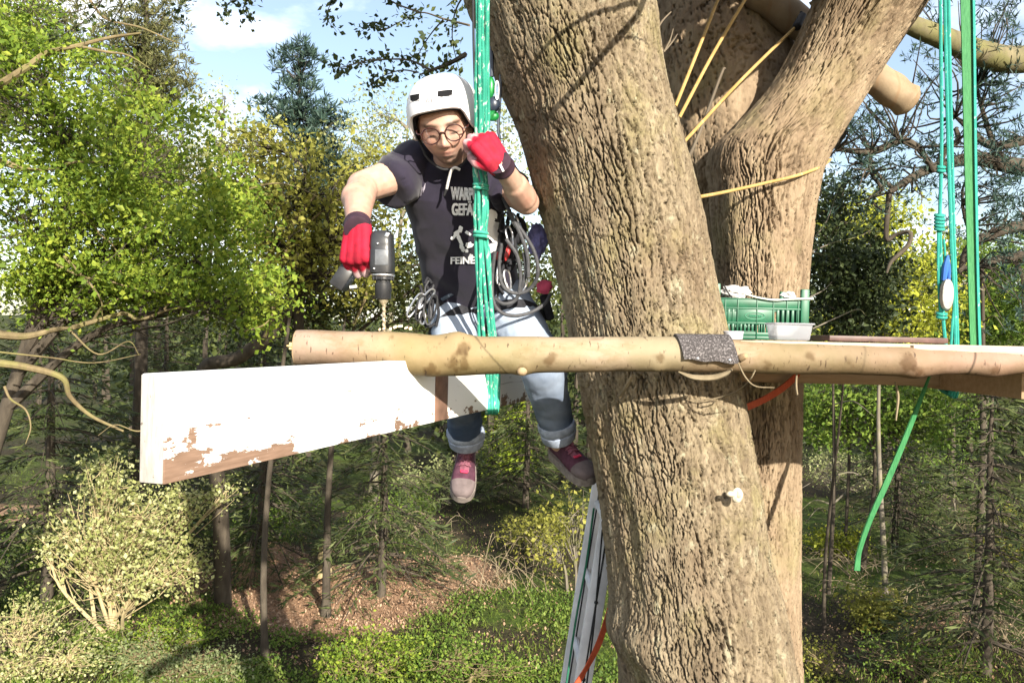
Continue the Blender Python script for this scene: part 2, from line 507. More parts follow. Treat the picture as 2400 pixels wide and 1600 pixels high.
t.base(c, 0.92, 0.12); t.bump(t.noise(v, 60, 7, 0.75), 1.0, 0.012)
OAKBARK = t.m
t = NT('mossy_oak_bark'); v = t.coord(scale=(1, 1, 0.3)); v2 = t.coord()
c = t.ramp(t.noise(v, 17, 7, 0.66), [(0.28, (0.130, 0.092, 0.060)), (0.48, (0.225, 0.165, 0.108)), (0.68, (0.30, 0.232, 0.155))])
c = t.mix(t.ramp(t.noise(v2, 2.6, 5, 0.65), [(0.54, 0.0), (0.68, 0.5)]), c, (0.21, 0.185, 0.085))
t.base(c, 0.92, 0.12); t.bump(t.noise(v, 80, 6, 0.7), 0.8, 0.006)
MOSSBARK = t.m

oak_base = Vector((0.62, 2.75, ghp(0.62, 2.75)))
oak = thing('oak_tree', 'huge forked oak with deeply furrowed tan bark, the log leaning on its front stem', 'tree', oak_base)
TD = 2.60
front = [(0, 1085, 1528), (100, 1130, 1545), (200, 1165, 1562), (300, 1208, 1590), (400, 1237, 1618), (500, 1264, 1641), (600, 1290, 1662), (700, 1312, 1684), (800, 1332, 1706),
         (900, 1356, 1730), (1000, 1376, 1748), (1100, 1396, 1764), (1200, 1412, 1778), (1300, 1424, 1800), (1400, 1434, 1830), (1500, 1444, 1850), (1600, 1454, 1868)]
rows = rows_px([(y, l + 4, r - 4, TD) for y, l, r in front])
b = rows[-1]
rows += [(b[0] + 0.03, b[1] * 1.03, 2.62, 3.4), (b[0] + 0.08, b[1] * 1.12, 2.66, 1.8), (0.60, b[1] * 1.35, 2.72, 0.6), (0.62, b[1] * 1.9, 2.75, -0.25)]
t0 = rows[0]
rows += [(t0[0] - 0.14, t0[1] * 0.98, 2.62, 6.35), (t0[0] - 0.40, t0[1] * 0.9, 2.75, 7.2), (t0[0] - 0.75, t0[1] * 0.72, 3.1, 8.6), (t0[0] - 1.3, t0[1] * 0.42, 3.7, 10.6), (t0[0] - 1.7, t0[1] * 0.15, 4.2, 12.6)]
TRUNK, tinfo = stem('trunk', rows, OAKBARK, oak, ell=1.15, rot=R(22), seed=3, knots=[(-0.55, 5.62, 0.05, 0.03), (-0.80, 4.1, 0.07, 0.04), (0.55, 4.52, 0.06, 0.02), (-0.7, 5.55, 0.04, 0.02)])

BD = 3.12
back = [(430, 1665, 1918, BD), (500, 1668, 1905, BD), (600, 1676, 1893, BD), (700, 1684, 1886, BD), (800, 1690, 1880, BD), (900, 1692, 1876, BD), (1000, 1690, 1874, BD), (1100, 1680, 1872, BD), (1200, 1660, 1871, BD), (1400, 1640, 1871, BD), (1600, 1630, 1872, BD)]
rows = rows_px(back); b = rows[-1]
rows += [(b[0] - 0.03, b[1] * 1.1, 3.05, 3.0), (0.86, b[1] * 1.4, 2.98, 1.2), (0.84, b[1] * 1.9, 2.95, -0.25)]
limb = [(400, 1660, 1925, BD), (350, 1670, 1948, BD), (300, 1720, 1978, BD - .02), (200, 1810, 2040, BD - .05), (100, 1868, 2105, BD - .1), (0, 1915, 2170, BD - .16), (-60, 1950, 2205, BD - .2)]
rl = rows_px(limb); tp = rl[-1]
rl += [(tp[0] + 0.55, tp[1] * 0.95, 2.75, 6.9), (tp[0] + 1.3, tp[1] * 0.75, 2.6, 8.2), (tp[0] + 2.2, tp[1] * 0.3, 2.8, 10.0)]
stem('limb', rows + rl, MOSSBARK, oak, ell=1.0, rot=R(10), nfront=275, dv=0.0058, vis=(-1.28, 1.30), bw=0.026, bh=0.16, bd=0.026, seed=21)
mid = [(520, 1600, 1810, 3.42), (420, 1585, 1860, 3.42), (300, 1560, 1890, 3.45), (200, 1535, 1872, 3.5), (100, 1515, 1838, 3.55), (0, 1500, 1805, 3.6), (-60, 1490, 1790, 3.64)]
rm = rows_px(mid); tp = rm[-1]
rm += [(rm[0][0] + 0.02, rm[0][1], 3.4, 4.6), (rm[0][0] + 0.02, rm[0][1], 3.3, 3.0), (tp[0] - 0.1, tp[1] * 0.9, 3.8, 7.2), (tp[0] - 0.15, tp[1] * 0.6, 4.2, 9.5), (tp[0] - 0.1, tp[1] * 0.2, 4.6, 12.0)]
stem('stem', rm, MOSSBARK, oak, ell=1.0, nfront=180, dv=0.0065, vis=(.2, 1.5), bw=0.034, bh=0.17, bd=0.020, seed=33)

# upper boughs, twigs and young leaves of the oak
TWIGBARK = barkmat('twig_bark', [(0.3, (0.06, 0.05, 0.04)), (0.7, (0.16, 0.13, 0.095))], bump=0.3)
mb = MB()
def bough(pts, r0, r1, n=10): 
    L = catmull([tuple(p) for p in pts], 7); mb.tube(L, list(np.linspace(r0, r1, len(L))), n); return L
canopy = []
for pts, r0, r1 in (
        (((-0.05, 2.6, 6.25), (0.55, 2.40, 6.34), (1.0, 2.30, 6.42), (1.38, 2.27, 6.66), (2.2, 2.3, 7.3), (3.2, 2.6, 8.3)), 0.24, 0.05),  # this bough and the next are unseen, added to shade the rear stem
        (((0.2, 2.45, 6.38), (0.8, 2.28, 6.72), (1.3, 2.2, 6.9), (2.0, 2.2, 7.6)), 0.19, 0.05),
        (((-0.2, 2.75, 7.0), (-0.8, 3.2, 7.9), (-1.8, 3.9, 8.5), (-3.2, 4.6, 8.9)), 0.10, 0.03),
        (((-0.6, 3.0, 8.2), (0.2, 4.0, 9.3), (0.8, 5.4, 9.8), (1.3, 7.0, 9.9)), 0.09, 0.02),
        (((1.9, 2.6, 8.0), (2.6, 3.6, 9.2), (3.2, 5.0, 9.8)), 0.08, 0.02),
        (((0.6, 3.9, 8.0), (0.3, 5.2, 8.8), (-0.6, 6.9, 9.2), (-1.8, 8.6, 9.2)), 0.08, 0.02),
        (((-0.9, 3.4, 9.2), (-1.9, 5.0, 10.2), (-3.3, 6.6, 10.7)), 0.07, 0.02),
        (((0.9, 4.0, 8.4), (2.2, 6.0, 9.4), (3.6, 7.6, 9.8)), 0.08, 0.02)):
    canopy.append(bough(pts, r0, r1))
tw = []      # twigs that hang into the picture: pixel polylines at their own distances
TW = [((1090, 128), (1050, 150), (1010, 165), (985, 175), 3.6, 0.012), ((1010, 165), (960, 142), (900, 140), (840, 150), 3.6, 0.006), ((900, 140), (860, 142), (800, 158), (772, 150), 3.6, 0.004),
      ((980, 170), (940, 165), (895, 180), (862, 205), 3.6, 0.004), ((1100, 60), (1040, 45), (985, 30), (930, 55), 3.9, 0.006), ((1040, 45), (1010, 80), (985, 120), (975, 150), 3.9, 0.004),
      ((985, 30), (930, 10), (880, -20), (850, -60), 3.9, 0.005), ((1110, -40), (1070, 20), (1060, 90), (1075, 160), 3.7, 0.005), ((930, 55), (900, 70), (870, 60), (845, 75), 3.9, 0.003),
      ((640, -60), (600, -20), (570, 20), (590, 55), 4.6, 0.005), ((600, -20), (560, -5), (530, 15), (525, 45), 4.6, 0.004), ((480, -60), (440, -10), (420, 20), (395, 40), 4.8, 0.004),
      ((330, -60), (300, -10), (270, 40), (250, 70), 5.0, 0.005), ((270, -60), (240, 0), (160, 30), (90, 20), 5.0, 0.005), ((240, 0), (210, 40), (150, 80), (110, 95), 5.0, 0.004), ((800, -50), (780, 0), (765, 40), (790, 75), 4.2, 0.003)]
for a, b_, c_, d_, D, r in TW:
    L = catmull([tuple(P(*q_, D + 0.15 * k)) for k, q_ in enumerate((a, b_, c_, d_))], 6)
    mb.tube(L, list(np.linspace(r, r * 0.35, len(L))), 5); tw.append(L)
for L in canopy:                                    # side twigs up in the crown
    for k in range(5, len(L), 2):
        for _ in range(3):
            p = np.array(L[k][:3]); d = rng.normal(0, 1, 3) * (0.7, 0.7, 0.35); d[2] = abs(d[2]) * 0.6 if p[2] < 7.2 else d[2]
            q_ = [p, p + d * 0.5 + (0, 0, .05), p + d * 1.0]
            mb.tube(q_, [0.012, 0.008, 0.003], 4); tw.append(q_)
# small bare twigs and stubs on the stems
for pts, r in ((((1537, 75), (1552, 50), (1573, 28)), .004), (((1556, 122), (1570, 95), (1578, 68)), .003), (((1556, 122), (1575, 100), (1588, 80)), .003),):
    mb.curve([P(x, y, 2.62) for x, y in pts], [r, r * .8, r * .5], 5)
for pts, D in ((((1600, 400), (1640, 310), (1690, 175), (1700, 160)), 2.9), ):
    mb.curve([P(x, y, D) for x, y in pts], [.006, .006, .005, .004], 6)
mb.build('bough', TWIGBARK, oak)
mb = MB()      # twigs just above the frame, whose shadows cross the front stem
off = S * .62
for pts, r in (([(1530, -40), (1500, 25), (1440, 100), (1395, 150), (1330, 225), (1262, 285)], (.011, .009, .009, .008, .008, .006)), ([(1400, 145), (1450, 95), (1520, 78)], (.006, .004, .003)), ([(1500, 0), (1440, 30), (1340, 75), (1255, 125), (1220, 160)], (.008, .007, .006, .005, .003)), ([(1330, 225), (1310, 250), (1240, 245)], (.005, .004, .003))): mb.curve([P(x, y, 2.36) + off for x, y in pts], list(r), 6)
a_ = P(1530, -40, 2.36) + off; mb.curve([a_, a_ + Vector((.05, .15, .12)), Vector((.95, 2.30, 6.42))], [.011, .014, .02], 6)
mb.build('twig', TWIGBARK, oak)

def leaves(C, size, spread, normal=None, up=0.3, aspect=0.6, seed=0, radial=None, fold=0.25):
    """one folded leaf (two triangles as a quad) at each centre C"""
    g = np.random.default_rng(seed); n = len(C)
    d = g.normal(0, 1, (n, 3)); 
    if radial is not None: d = d * 0.35 + radial
    d /= np.linalg.norm(d, axis=1, keepdims=True) + 1e-9
    nn = g.normal(0, 1, (n, 3)); nn[:, 2] += up * 3
    w = np.cross(d, nn); w /= np.linalg.norm(w, axis=1, keepdims=True) + 1e-9
    nn = np.cross(w, d)
    L = size * (0.45 + 0.9 * g.random((n, 1)) ** 1.3); W = L * aspect * 0.5
    a = C; b = C + d * L * 0.5 + w * W - nn * W * fold; c_ = C + d * L; e = C + d * L * 0.5 - w * W - nn * W * fold
    V = np.stack([a, b, c_, e], 1).reshape(-1, 3)
    return V, np.arange(4 * n, dtype=np.int32).reshape(-1, 4)
OAKLEAF = leafmat('oak_leaf', [(0.030, 0.048, 0.022), (0.065, 0.09, 0.03), (0.13, 0.14, 0.04)], 0.35)
C = []
for L in tw:
    L = np.array([q_[:3] for q_ in L]); far = L[:, 2].max() > 7.2
    for k in range(18 if far else 26):
        tt = rng.uniform(0.25, 1.0); i = min(int(tt * (len(L) - 1)), len(L) - 2)
        p = L[i] + (L[i + 1] - L[i]) * rng.random()
        C += [p + rng.normal(0, 0.11 if far else 0.022, 3) for _ in range(5 if far else 3)]
V, Fq = leaves(np.array(C), 0.034, 0, seed=5)
far = V[:, 2].reshape(-1, 4).mean(1) > 7.2
V4 = V.reshape(-1, 4, 3); cc = V4[:, :1]; V4 = np.where(far[:, None, None], cc + (V4 - cc) * 2.6, V4)
link('leaf_cluster', mesh_np('leaf_cluster', shift(oak, V4.reshape(-1, 3)), Fq, False), OAKLEAF, oak)['kind'] = 'stuff'
# cut-off twig scar with its pale lichen
mb = MB()
sc = P(1729, 1161, 2.30)
mb.ell(sc + Vector((0, .006, 0)), 0.016, 0.008, 0.021, nu=14, nv=8); mb.ell(sc + Vector((-0.020, 0, 0.004)), 0.012, 0.009, 0.008, nu=10, nv=6); mb.ell(sc + Vector((0.003, 0.0, 0.004)), 0.008, 0.005, 0.011, nu=10, nv=6)
SCAR = mb.build('cut_stub', plain('pale_cut_wood', (0.46, 0.40, 0.30), 0.7, var=0.35, scale=60), oak)

# ================================================================ LOG, PLANK, PLATFORM
def birch(name, tan, green, dark, pink):
    t = NT(name); v = t.coord(); vt = t.coord(scale=(18, 110, 22))
    c = t.ramp(t.noise(v, 7, 5, 0.6), [(0.3, tan), (0.7, pink)])
    c = t.mix(t.ramp(t.noise(v, 4.2, 5, 0.6), [(0.42, 0.0), (0.62, 0.75)]), c, green)
    lent = t.noise(t.coord(scale=(125, 40, 30)), 1.0, 3, 0.55)
    c = t.mix(t.ramp(lent, [(0.635, 0.0), (0.68, 0.8)]), c, dark)
    c = t.mix(t.ramp(t.noise(t.coord(scale=(.5, 1, 1)), 11, 6, 0.7), [(0.56, 0.0), (0.66, 0.5)]), c, (.15, .105, .05))
    kn = t.n('ShaderNodeTexVoronoi'); kn.inputs['Scale'].default_value = 5.5; t.l(t.coord(scale=(.9, 1.6, 1.6)), kn.inputs['Vector']); c = t.mix(t.ramp(kn.outputs['Distance'], [(0.03, .8), (.13, 0.0)]), c, (.10, .062, .035))
    c = t.mix(t.ramp(t.noise(v, 23, 5, 0.7), [(0.62, 0.0), (0.72, 0.5)]), c, dark)
    at = t.n('ShaderNodeAttribute', attribute_name='tint'); c = t.mix(1.0, c, at.outputs['Color'], 'MULTIPLY')
    t.base(c, 0.72, 0.22); t.bump(t.noise(v, 60, 5, 0.6), 0.35, 0.004)
    return t.m
LOGM = birch('smooth_log_bark', (0.225, 0.162, 0.105), (0.175, 0.145, 0.080), (0.065, 0.042, 0.028), (0.285, 0.218, 0.158))
CUT = plain('sawn_end_wood', (0.30, 0.21, 0.12), 0.8, var=0.3, scale=40, bump=0.4, bscale=120)
LD = 2.20
LP = [(697, 774, 856), (760, 774, 857), (880, 777, 866), (960, 781, 876), (1010, 787, 878), (1060, 785, 879), (1110, 789, 878), (1200, 788, 876), (1300, 788, 872), (1400, 789, 871), (1560, 788, 872), (1700, 794, 873), (1850, 800, 876), (2000, 806, 878), (2100, 812, 880), (2150, 814, 882), (2250, 818, 878), (2330, 822, 880), (2420, 826, 872), (2560, 832, 870)]
def logtube(mb, LPx, D, n=40, sub=9, knots=()):
    q = catmull([(x, (a + b) / 2, (b - a) / 2) for x, a, b in LPx], sub)
    rings = []
    for k, (x, y, r) in enumerate(q):
        c = P(x, y, D); rr = PX(r, D)
        ring = []
        for i in range(n):
            a = 2 * math.pi * i / n
            ring.append(c + Vector((0, math.cos(a) * rr, math.sin(a) * rr)))
        rings.append(ring)
    return rings
mb = MB()
rings = logtube(mb, LP, LD, 64, 40)
A = np.array([[tuple(p) for p in r] for r in rings])
cen = A.mean(1, keepdims=True)
nz = fbm(A[..., 0] * 7, A[..., 1] * 9, A[..., 2] * 9, 4, 77) * 0.0045
for kx, ky, kr, ka in ((1075, 790, 0.035, 0.012), (1225, 868, 0.025, 0.012), (1085, 850, 0.04, 0.004), (1010, 872, 0.03, 0.006), (2130, 845, 0.03, 0.006), (2150, 880, 0.03, 0.007), (2330, 868, 0.03, 0.007), (1540, 862, 0.02, 0.006), (900, 782, 0.02, 0.005)):
    kp = np.array(P(kx, ky, LD - 0.03)); nz += ka * np.exp(-(np.linalg.norm(A - kp, axis=2) / kr) ** 2)
dirn = (A - cen) / np.linalg.norm(A - cen, axis=2, keepdims=True)
A = A + dirn * nz[..., None]
mb.loft([[tuple(p) for p in r] for r in A], cap=False)
lorg = P(1200, 832, LD)
LOG = mb.build('log', LOGM, loc=lorg)
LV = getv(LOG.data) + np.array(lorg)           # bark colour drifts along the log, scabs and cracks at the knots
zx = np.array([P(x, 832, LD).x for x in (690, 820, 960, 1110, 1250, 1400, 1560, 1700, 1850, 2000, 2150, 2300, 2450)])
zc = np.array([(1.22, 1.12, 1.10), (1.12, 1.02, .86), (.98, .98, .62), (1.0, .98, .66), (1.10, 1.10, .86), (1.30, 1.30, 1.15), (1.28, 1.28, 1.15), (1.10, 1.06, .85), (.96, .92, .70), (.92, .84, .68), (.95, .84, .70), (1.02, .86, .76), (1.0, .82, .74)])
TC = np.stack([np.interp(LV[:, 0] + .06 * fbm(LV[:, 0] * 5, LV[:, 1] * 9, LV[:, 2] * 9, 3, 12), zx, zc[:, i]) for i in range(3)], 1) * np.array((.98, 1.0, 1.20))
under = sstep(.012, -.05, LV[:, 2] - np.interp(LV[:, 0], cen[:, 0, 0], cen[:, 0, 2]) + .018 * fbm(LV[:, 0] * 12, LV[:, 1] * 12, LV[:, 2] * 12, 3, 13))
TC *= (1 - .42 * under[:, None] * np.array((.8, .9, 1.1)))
for kx, ky, kr in ((1075, 850, .035), (1085, 815, .022), (1225, 868, .02), (1010, 872, .025), (1290, 842, .02), (2130, 850, .03), (2160, 878, .03), (2330, 866, .028), (1990, 845, .02), (1900, 835, .018), (1545, 838, .016), (910, 782, .016), (1800, 862, .02), (2240, 860, .016)):
    dd = np.linalg.norm(LV - np.array(P(kx, ky, LD - .045)), axis=1) / kr + .9 * fbm(LV[:, 0] * 60, LV[:, 1] * 60, LV[:, 2] * 60, 3, 14); TC *= 1 - np.array((.45, .52, .60)) * (1 - sstep(.35, 1.0, dd))[:, None]
for kx, sl, k0 in ((2272, .25, 1), (1152, -.9, .7), (2015, .15, .4)):
    xx = P(kx, 832, LD).x + sl * (LV[:, 2] - P(kx, 832, LD).z) + .004 * fbm(LV[:, 2] * 50, LV[:, 1] * 50, .3, 2, 15); TC *= 1 - .65 * k0 * (1 - sstep(.0015, .0045, np.abs(LV[:, 0] - xx)))[:, None]
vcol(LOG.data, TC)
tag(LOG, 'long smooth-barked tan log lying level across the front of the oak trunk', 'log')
mb = MB()
c0 = A[0].mean(0); mb.loft([[tuple(c0 + (p - c0) * k + np.array((-d_, 0, 0))) for p in A[0]] for k, d_ in ((1.0, 0.0), (0.985, 0.003), (0.9, 0.004), (0.02, 0.003))])
mb.build('cut_face', CUT, LOG)
mb = MB()      # splintered holding wood on the sawn end
for (x, y, w, h, dx) in ((690, 808, .026, .010, -.016), (688, 818, .022, .005, -.022), (692, 826, .012, .012, -.012), (686, 812, .03, .004, -.024)):
    mb.box(P(x, y, LD - 0.035) + Vector((0.0, 0, 0)), w, 0.012, h, Matrix.Rotation(R(8), 3, 'Y'), 0.002)
mb.build('splinter', plain('fresh_splinter_wood', (0.72, 0.52, 0.22), 0.7, var=0.2), LOG)
mb = MB()      # pruned branch stub under the log, another at its right
a = P(1222, 864, LD - .03); mb.cap(a, a + Vector((0.002, -0.007, -0.005)), 0.014, 0.013, 12); mb.build('stub', CUT, LOG)
mb = MB(); a = P(1738, 838, LD - .045); mb.cap(a, a + Vector((0.006, -0.008, 0.004)), 0.010, 0.008, 10); mb.build('stub', CUT, LOG)

# pale plank with flaking white paint
hP = 0.172
def plank_pt(px): return hP * F / (260 - 0.1771 * (px - 386))
pA = P(389, 880, plank_pt(389)); pB = P(955, 844, plank_pt(955))
dirp = Vector((pB.x - pA.x, pB.y - pA.y, 0)).normalized()
nrm = Vector((dirp.y, -dirp.x, 0))                       # broad face that looks at the camera
topz = (pA.z + pB.z) / 2
Lp = 2.45; th = 0.046
Mx = Matrix((dirp, -nrm, Vector((0, 0, 1)))).transposed()   # local x along, y away from camera, z up
t = NT('flaking_white_paint'); v = t.coord()
sx = t.n('ShaderNodeSeparateXYZ'); t.l(v, sx.inputs[0])
n1 = t.noise(t.coord(scale=(2.2, 2.2, 7)), 4.5, 7, 0.68)
low = t.n('ShaderNodeMapRange'); low.inputs[1].default_value = 0.055; low.inputs[2].default_value = 0.0; low.inputs[3].default_value = 0.0; low.inputs[4].default_value = 1.0; t.l(sx.outputs[2], low.inputs[0])
patch_ = t.ramp(t.noise(t.coord(scale=(1, .05, .25)), 5.2, 3, .6), [(.42, .04), (.60, .27)])
left = t.n('ShaderNodeMapRange'); left.inputs[1].default_value = 0.30; left.inputs[2].default_value = 0.0; left.inputs[3].default_value = 0.0; left.inputs[4].default_value = 0.185; t.l(sx.outputs[0], left.inputs[0])
low2 = t.n('ShaderNodeMapRange'); low2.inputs[1].default_value = 0.10; low2.inputs[2].default_value = 0.055; low2.inputs[3].default_value = 0.0; low2.inputs[4].default_value = 1.0; t.l(sx.outputs[2], low2.inputs[0])
lm = t.math('MULTIPLY', left.outputs[0], low2.outputs[0])
f = t.math('ADD', n1, t.math('ADD', t.math('MULTIPLY', low.outputs[0], patch_), lm))
mask = t.ramp(f, [(0.645, 1.0), (0.66, 0.0)])             # 1 = paint, 0 = bare wood
wood = t.ramp(t.noise(t.coord(scale=(3, 20, 40)), 4, 5, 0.6), [(0.3, (0.15, 0.092, 0.062)), (0.7, (0.27, 0.175, 0.125))])
dk = t.ramp(t.noise(t.coord(scale=(14, 14, 30)), 1.6, 5, 0.7), [(0.655, 0.0), (0.67, 0.75)])
crk = t.n('ShaderNodeTexWave'); crk.wave_type = 'BANDS'; crk.bands_direction = 'Z'; crk.inputs['Scale'].default_value = 4.2; crk.inputs['Distortion'].default_value = 1.1; crk.inputs['Detail'].default_value = 4; crk.inputs['Detail Scale'].default_value = 1.5
t.l(t.coord(scale=(0.5, 1, 1)), crk.inputs['Vector'])
ck = t.math('MULTIPLY', t.ramp(crk.outputs['Fac'], [(0.0, 0.6), (0.012, 0.0)]), t.ramp(t.noise(v, 5, 2), [(0.5, 0.0), (0.6, 1.0)]))
paint = t.mix(t.math('MAXIMUM', dk, ck), (0.80, 0.79, 0.77), (0.30, 0.28, 0.27))
g = t.mix(mask, wood, paint); t.base(g, 0.6, 0.3); t.bump(mask, 0.5, 0.002)
PAINT = t.m
mb = MB()
mb.box((Lp / 2, th / 2, hP / 2), Lp, th, hP, None, 0.0025)
porg = Vector((pA.x, pA.y, topz - hP))
PLANK = mb.build('plank', PAINT)
PLANK.location = porg; PLANK.rotation_euler = (0, 0, math.atan2(dirp.y, dirp.x))
tag(PLANK, 'thick white-painted plank with flaking paint jutting out to the left under the log', 'plank')
t = NT('weathered_end_grain'); v = t.coord()
c = t.ramp(t.noise(t.coord(scale=(10, 40, 9)), 3, 5, 0.6), [(0.3, (0.29, 0.268, 0.245)), (0.7, (0.43, 0.405, 0.38))])
c = t.mix(t.ramp(t.noise(v, 90, 3), [(0.70, 0.0), (0.74, 0.8)]), c, (0.08, 0.05, 0.03)); t.base(c, 0.85, 0.2); t.bump(t.noise(v, 120, 4), 0.3, 0.002)
mb = MB(); mb.box((-0.0015, th / 2, hP / 2), 0.003, th - 0.003, hP - 0.003, None, 0.001); o = mb.build('end_face', t.m, PLANK); 
mb = MB()
xb = (P(1035, 930, plank_pt(1035)) - Vector((pA.x, pA.y, 0))).to_2d().dot(dirp.to_2d())
mb.box((xb, -0.002, hP / 2 - .004), 0.085, 0.004, hP - 0.012, None, 0.001); mb.build('bare_stripe', plain('bare_reddish_wood', (0.17, 0.095, 0.065), 0.8, var=0.35, scale=25), PLANK)
for o in PLANK.children:      # built in the plank's own axes
    o.data.transform(Matrix.Translation(world_loc(PLANK)))

# rubber pad bent over the log
t = NT('speckled_rubber'); v = t.coord()
c = t.ramp(t.noise(v, 240, 2, 0.5), [(0.45, (0.045, 0.040, 0.040)), (0.60, (0.11, 0.098, 0.098)), (0.74, (0.27, 0.25, 0.245))]); t.base(c, 0.85, 0.2); t.bump(t.noise(v, 170, 2), 0.4, 0.002)
mb = MB()
rg_o = []
for k, x in enumerate(np.linspace(1588, 1712, 14)):
    yc = 831 + (x - 1588) * 0.012; rad = PX(42.5, LD) + 0.002
    c = P(x, yc, LD); o_, i_ = [], []
    for a in np.linspace(R(155), R(-10 - k * .7 + 2 * math.sin(k)), 22):
        u = Vector((0, -math.cos(a), math.sin(a)))
        xs = Vector((0.012 * (1 - math.sin(max(min(a, 1.6), -.4))) - 0.008, 0, 0))
        e = 0.008 * max(0, (0.35 - a)) if a < 0.35 else 0
        o_.append(c + u * (rad + 0.0055 + e) + xs); i_.append(c + u * (rad + e) + xs)
    rg_o.append(o_ + i_[::-1])
mb.loft(rg_o)
pad = mb.build('rubber_pad', t.m, loc=P(1650, 820, LD)); tag(pad, 'grey speckled rubber pad bent over the log in front of the trunk', 'pad')
ZINC = plain('zinc_screw', (0.6, 0.6, 0.62), 0.35, 0.5, 0.8)
for x, y in ((1617, 838), (1690, 842)): 
    mb = MB(); c = P(x, y, LD) + Vector((0.008, -PX(43, LD) - 0.0065, 0.0)); mb.cap(c, c + Vector((0, -0.003, 0)), 0.005, 0.004, 10); mb.build('screw', ZINC, pad)

# platform on the right: beam below, boards on top
PINE = NT('fresh_pine'); v = PINE.coord(scale=(2, 22, 22))
PINE.base(PINE.ramp(PINE.noise(v, 3.0, 5, 0.6), [(0.3, (0.28, 0.185, 0.105)), (0.7, (0.38, 0.265, 0.165))]), 0.65, 0.25); PINE.bump(PINE.noise(v, 6, 4), 0.15, 0.002); PINE = PINE.m
PALE = NT('pale_board'); v = PALE.coord(scale=(2, 26, 26))
PALE.base(PALE.ramp(PALE.noise(v, 3.0, 5, 0.6), [(0.3, (0.36, 0.28, 0.19)), (0.7, (0.52, 0.44, 0.33))]), 0.7, 0.2); PALE.bump(PALE.noise(v, 6, 4), 0.15, 0.002); PALE = PALE.m
bz = P(1900, 792, 2.3).z
plat = thing('platform', 'pale board deck on a brown beam, right of the oak', 'platform', (1.3, 2.5, bz))
def along(name, a, b, w, h, m, bev=0.003, up=None):
    """a straight timber from a to b: w across, h high"""
    a, b = Vector(a), Vector(b); d = (b - a).normalized(); s = d.cross(Vector((0, 0, 1))).normalized(); u = s.cross(d)
    mb = MB(); mb.box((a + b) / 2, (b - a).length, w, h, Matrix((d, s, u)).transposed(), bev)
    return mb.build(name, m, plat)
z0 = P(1700, 793, 2.26).z; z1 = P(2400, 813, 2.26).z; zt = (z0 + z1) / 2
for k, (y0, w, xa, xb_, dz) in enumerate(((2.225, 0.085, 0.585, 1.02, 0.0), (2.222, 0.085, 1.026, 1.60, -0.002), (2.33, 0.115, 0.640, 1.75, 0.001), (2.452, 0.115, 0.655, 1.8, -0.001), (2.574, 0.115, 0.67, 1.8, 0.001), (2.696, 0.11, 0.68, 1.8, 0.0), (2.93, 0.10, 1.05, 1.8, 0.0))):
    along('board', (xa, y0, zt - 0.012 + dz), (xb_, y0 + 0.002, zt - 0.012 + dz), w, 0.020, PALE, 0.002)
nr = P(2394, 902, 2.42); 
bt = zt - 0.026; bh = 0.125
bdir = Vector((-0.0515 * 1.0, 1, 0))
e0 = Vector((nr.x, 2.42, bt - bh / 2)); 
beam = along('beam', e0 + Vector((0.022, 0, 0)), e0 + Vector((0.022, 0, 0)) + bdir * 1.25 + Vector((0, 0, 0)), 0.044, bh, PINE)
# second joist, dark, further back
along('beam', (0.7, 2.86, bt - 0.06), (1.9, 2.86, bt - 0.06), 0.04, 0.11, PINE)
# dark reddish panel lying on the deck
mb = MB(); a = P(2005, 791, 2.62); mb.box((1.07, 2.58, zt + 0.010), 0.36, 0.26, 0.016, Matrix.Rotation(R(6), 3, 'Z'), 0.002)
o = mb.build('panel', plain('dark_red_panel', (0.085, 0.045, 0.038), 0.5, var=0.3), loc=(1.07, 2.58, zt + .01)); tag(o, 'thin dark reddish panel lying on the deck right of the green crate', 'panel')
